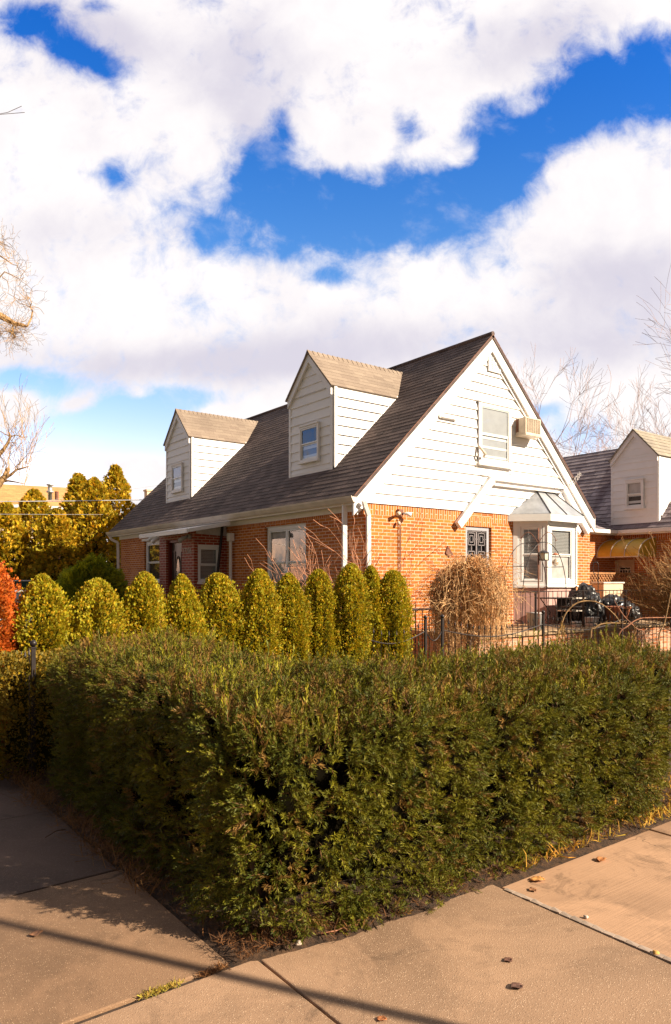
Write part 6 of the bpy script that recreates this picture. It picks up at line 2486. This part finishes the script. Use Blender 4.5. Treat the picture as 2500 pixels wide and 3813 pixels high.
# needles, twigs and crumbs of dry leaf along the foot of the hedge
P = np.concatenate([strip_pts(2600, 2.0, 6.0, 2.64, 2.86, .035), strip_pts(3000, 1.53, 1.85, 2.85, 7.5, .035), strip_pts(1100, 1.56, 2.2, 2.74, 3.0, .045)])
blades('dry_needles', P, rng.uniform(.02, .07, len(P)), .07, (.22, .09, .025), (.08, .035, .014), 'brown dry needles and twigs on the soil along the hedge foot', 'dry needles', .3, up=.05)
# straw coloured tufts beside the left pavement
c = [(1.50, 6.3), (1.46, 5.7), (1.52, 5.0), (1.50, 4.4), (1.48, 7.1), (1.52, 3.85)]
P = np.concatenate([np.stack([rng.normal(x + .05, .06, 240), rng.normal(y, .16, 240), np.full(240, .03)], 1) for x, y in c])
blades('dry_grass', P, rng.uniform(.10, .24, len(P)), .022, (.26, .13, .04), (.15, .06, .02), 'tufts of straw coloured dry grass between hedge and left pavement', 'dry grass', 1.0, up=.5)
# golden weeds at the right end
P = np.concatenate([strip_pts(1700, 4.55, 6.3, 2.60, 3.1, .03), strip_pts(120, 3.3, 4.4, 2.62, 2.70, .03)])
blades('ground_cover', P, rng.uniform(.05, .17, len(P)), .06, (.65, .30, .04), (.32, .26, .02), 'yellow and rust weeds at the right foot of the hedge', 'weeds', .8, up=.6)
# moss and grass in the joint
k = np.linspace(0, 1, 260)
P = np.stack([1.14 + .17 * k + rng.normal(0, .008, 260), 2.815 + rng.normal(0, .008, 260), np.full(260, -.006)], 1)
blades('joint_grass', P, rng.uniform(.02, .05, len(P)), .10, (.40, .36, .04), (.30, .16, .03), 'small tuft of yellow green grass growing in the pavement joint', 'grass', .8, up=.7)
P = np.stack([1.40 + rng.uniform(0, .13, 200), 2.815 + rng.normal(0, .009, 200), np.full(200, -.006)], 1)
blades('joint_litter', P, rng.uniform(.015, .05, len(P)), .10, (.26, .11, .03), (.12, .05, .02), 'dry brown crumbs caught in the pavement joint near the soil corner', 'litter', .3, up=.1)


def leaf(name, x, y, s, label, col, seed, group=None, curl=.5, z=.004):
    rr = random.Random(seed)
    me = bpy.data.meshes.new(name); bm = bmesh.new()
    n = 9
    rim = []
    a0 = rr.uniform(0, 6.28)
    rows = []
    for j in range(5):
        row = []
        t = j / 4
        w = math.sin(t * math.pi * .92 + .15) * .42 * (1 + .25 * math.sin(j * 2.7 + seed))
        for i in range(5):
            u = (i - 2) / 2
            zz = .22 * curl * u * u + .12 * curl * math.sin(t * 4 + seed) + .02 * rr.random()
            px_, py_ = u * w, t - .5
            row.append(bm.verts.new(((px_ * math.cos(a0) - py_ * math.sin(a0)) * s, (px_ * math.sin(a0) + py_ * math.cos(a0)) * s, zz * s)))
        rows.append(row)
    for j in range(4):
        for i in range(4):
            bm.faces.new((rows[j][i], rows[j][i + 1], rows[j + 1][i + 1], rows[j + 1][i]))
    zmin = min(v.co.z for v in bm.verts)
    for v in bm.verts: v.co.z -= zmin
    bm.to_mesh(me); bm.free()
    me.polygons.foreach_set('use_smooth', [True] * len(me.polygons))
    o = link_mesh(name, me, plain('dry leaf %d' % seed, col, .8, var=.25, scale=60), None, (x, y, z))
    so_ = o.modifiers.new('thick', 'SOLIDIFY'); so_.thickness = .0012
    return tag(o, label, 'leaf', group)


def gp(px, py):
    d = (EYE - .0) * 2677 / (py - 2160)
    r = (px - 1250) / 2677 * d
    return FX * d + FY * r, FY * d - FX * r


for i, (px, py, s, lab, col) in enumerate([
        (1893, 3580, .045, 'curled dark brown leaf lying on the front pavement, farther of the two', (.12, .05, .03)),
        (1925, 3680, .060, 'curled dark brown leaf lying on the front pavement, nearer of the two', (.10, .045, .03)),
        (2002, 3282, .08, 'large pale orange leaf on the soil edge near the pale joint', (.60, .28, .08)),
        (2240, 3205, .07, 'orange brown leaf at the hedge foot on the right pavement', (.45, .17, .05)),
        (1400, 3410, .07, 'rust red leaf under the hedge left of the pale joint', (.42, .11, .02)),
        (135, 3483, .06, 'brown leaf at the shadow edge on the left pavement', (.22, .10, .05)),
        (1985, 3318, .05, 'small brown leaf beside the pale joint near the soil', (.28, .13, .06)),
        (1422, 3800, .04, 'reddish leaf crumb on the pavement at the bottom edge', (.42, .15, .05)),
        (365, 3175, .09, 'dry brown leaf in the shade beside the hedge on the left', (.20, .09, .04)),
        (455, 3190, .06, 'small dead leaf against the soil in the left shade', (.24, .12, .06))]):
    x, y = gp(px, py)
    leaf('dry_leaf', x, y, s, lab, col, i + 3, 'dry leaves on the pavement')


def pebble(px, py, r, mat, label, seed):
    x, y = gp(px, py)
    me = bpy.data.meshes.new('pebble'); bm = bmesh.new()
    bmesh.ops.create_icosphere(bm, subdivisions=3, radius=r)
    for v in bm.verts:
        v.co *= 1 + .3 * mnoise.noise(v.co / r * 1.1 + Vector((seed, 0, 0)))
        v.co.z *= .62
    zmin = min(v.co.z for v in bm.verts)
    bm.to_mesh(me); bm.free()
    me.polygons.foreach_set('use_smooth', [True] * len(me.polygons))
    tag(link_mesh('pebble', me, M[mat], None, (x, y, -zmin + .001)), label, 'stone')


pebble(2443, 3555, .014, 'stone_gold', 'yellow pebble at the end of the pale pavement joint', 2)
pebble(1112, 3520, .015, 'stone', 'pale pink pebble on the soil at the hedge corner', 5)
pebble(1288, 3460, .009, 'stone', 'small white pebble on the soil right of the pink one', 7)
pebble(2182, 3420, .012, 'stone', 'pale chip of concrete broken from the pavement joint', 9)

# bent twigs on the soil
def ground_twig(pxs, r, label, mat='twig'):
    mb = MB(); pts = [Vector((*gp(x, y), .03)) for x, y in pxs]
    mb.tube(pts, r, 5)
    tag(mb.build('fallen_twig', M[mat], None, smooth=True), label, 'twig')


ground_twig([(1195, 3500), (1255, 3488), (1300, 3470), (1350, 3440)], .004, 'pale bent twig on the soil right of the hedge corner')
ground_twig([(1000, 3490), (1040, 3510), (1070, 3500)], .0035, 'short twig on the soil at the hedge corner')
ground_twig([(170, 3135), (210, 3110), (245, 3105)], .004, 'thin dark twig on the shaded left pavement', 'bark')
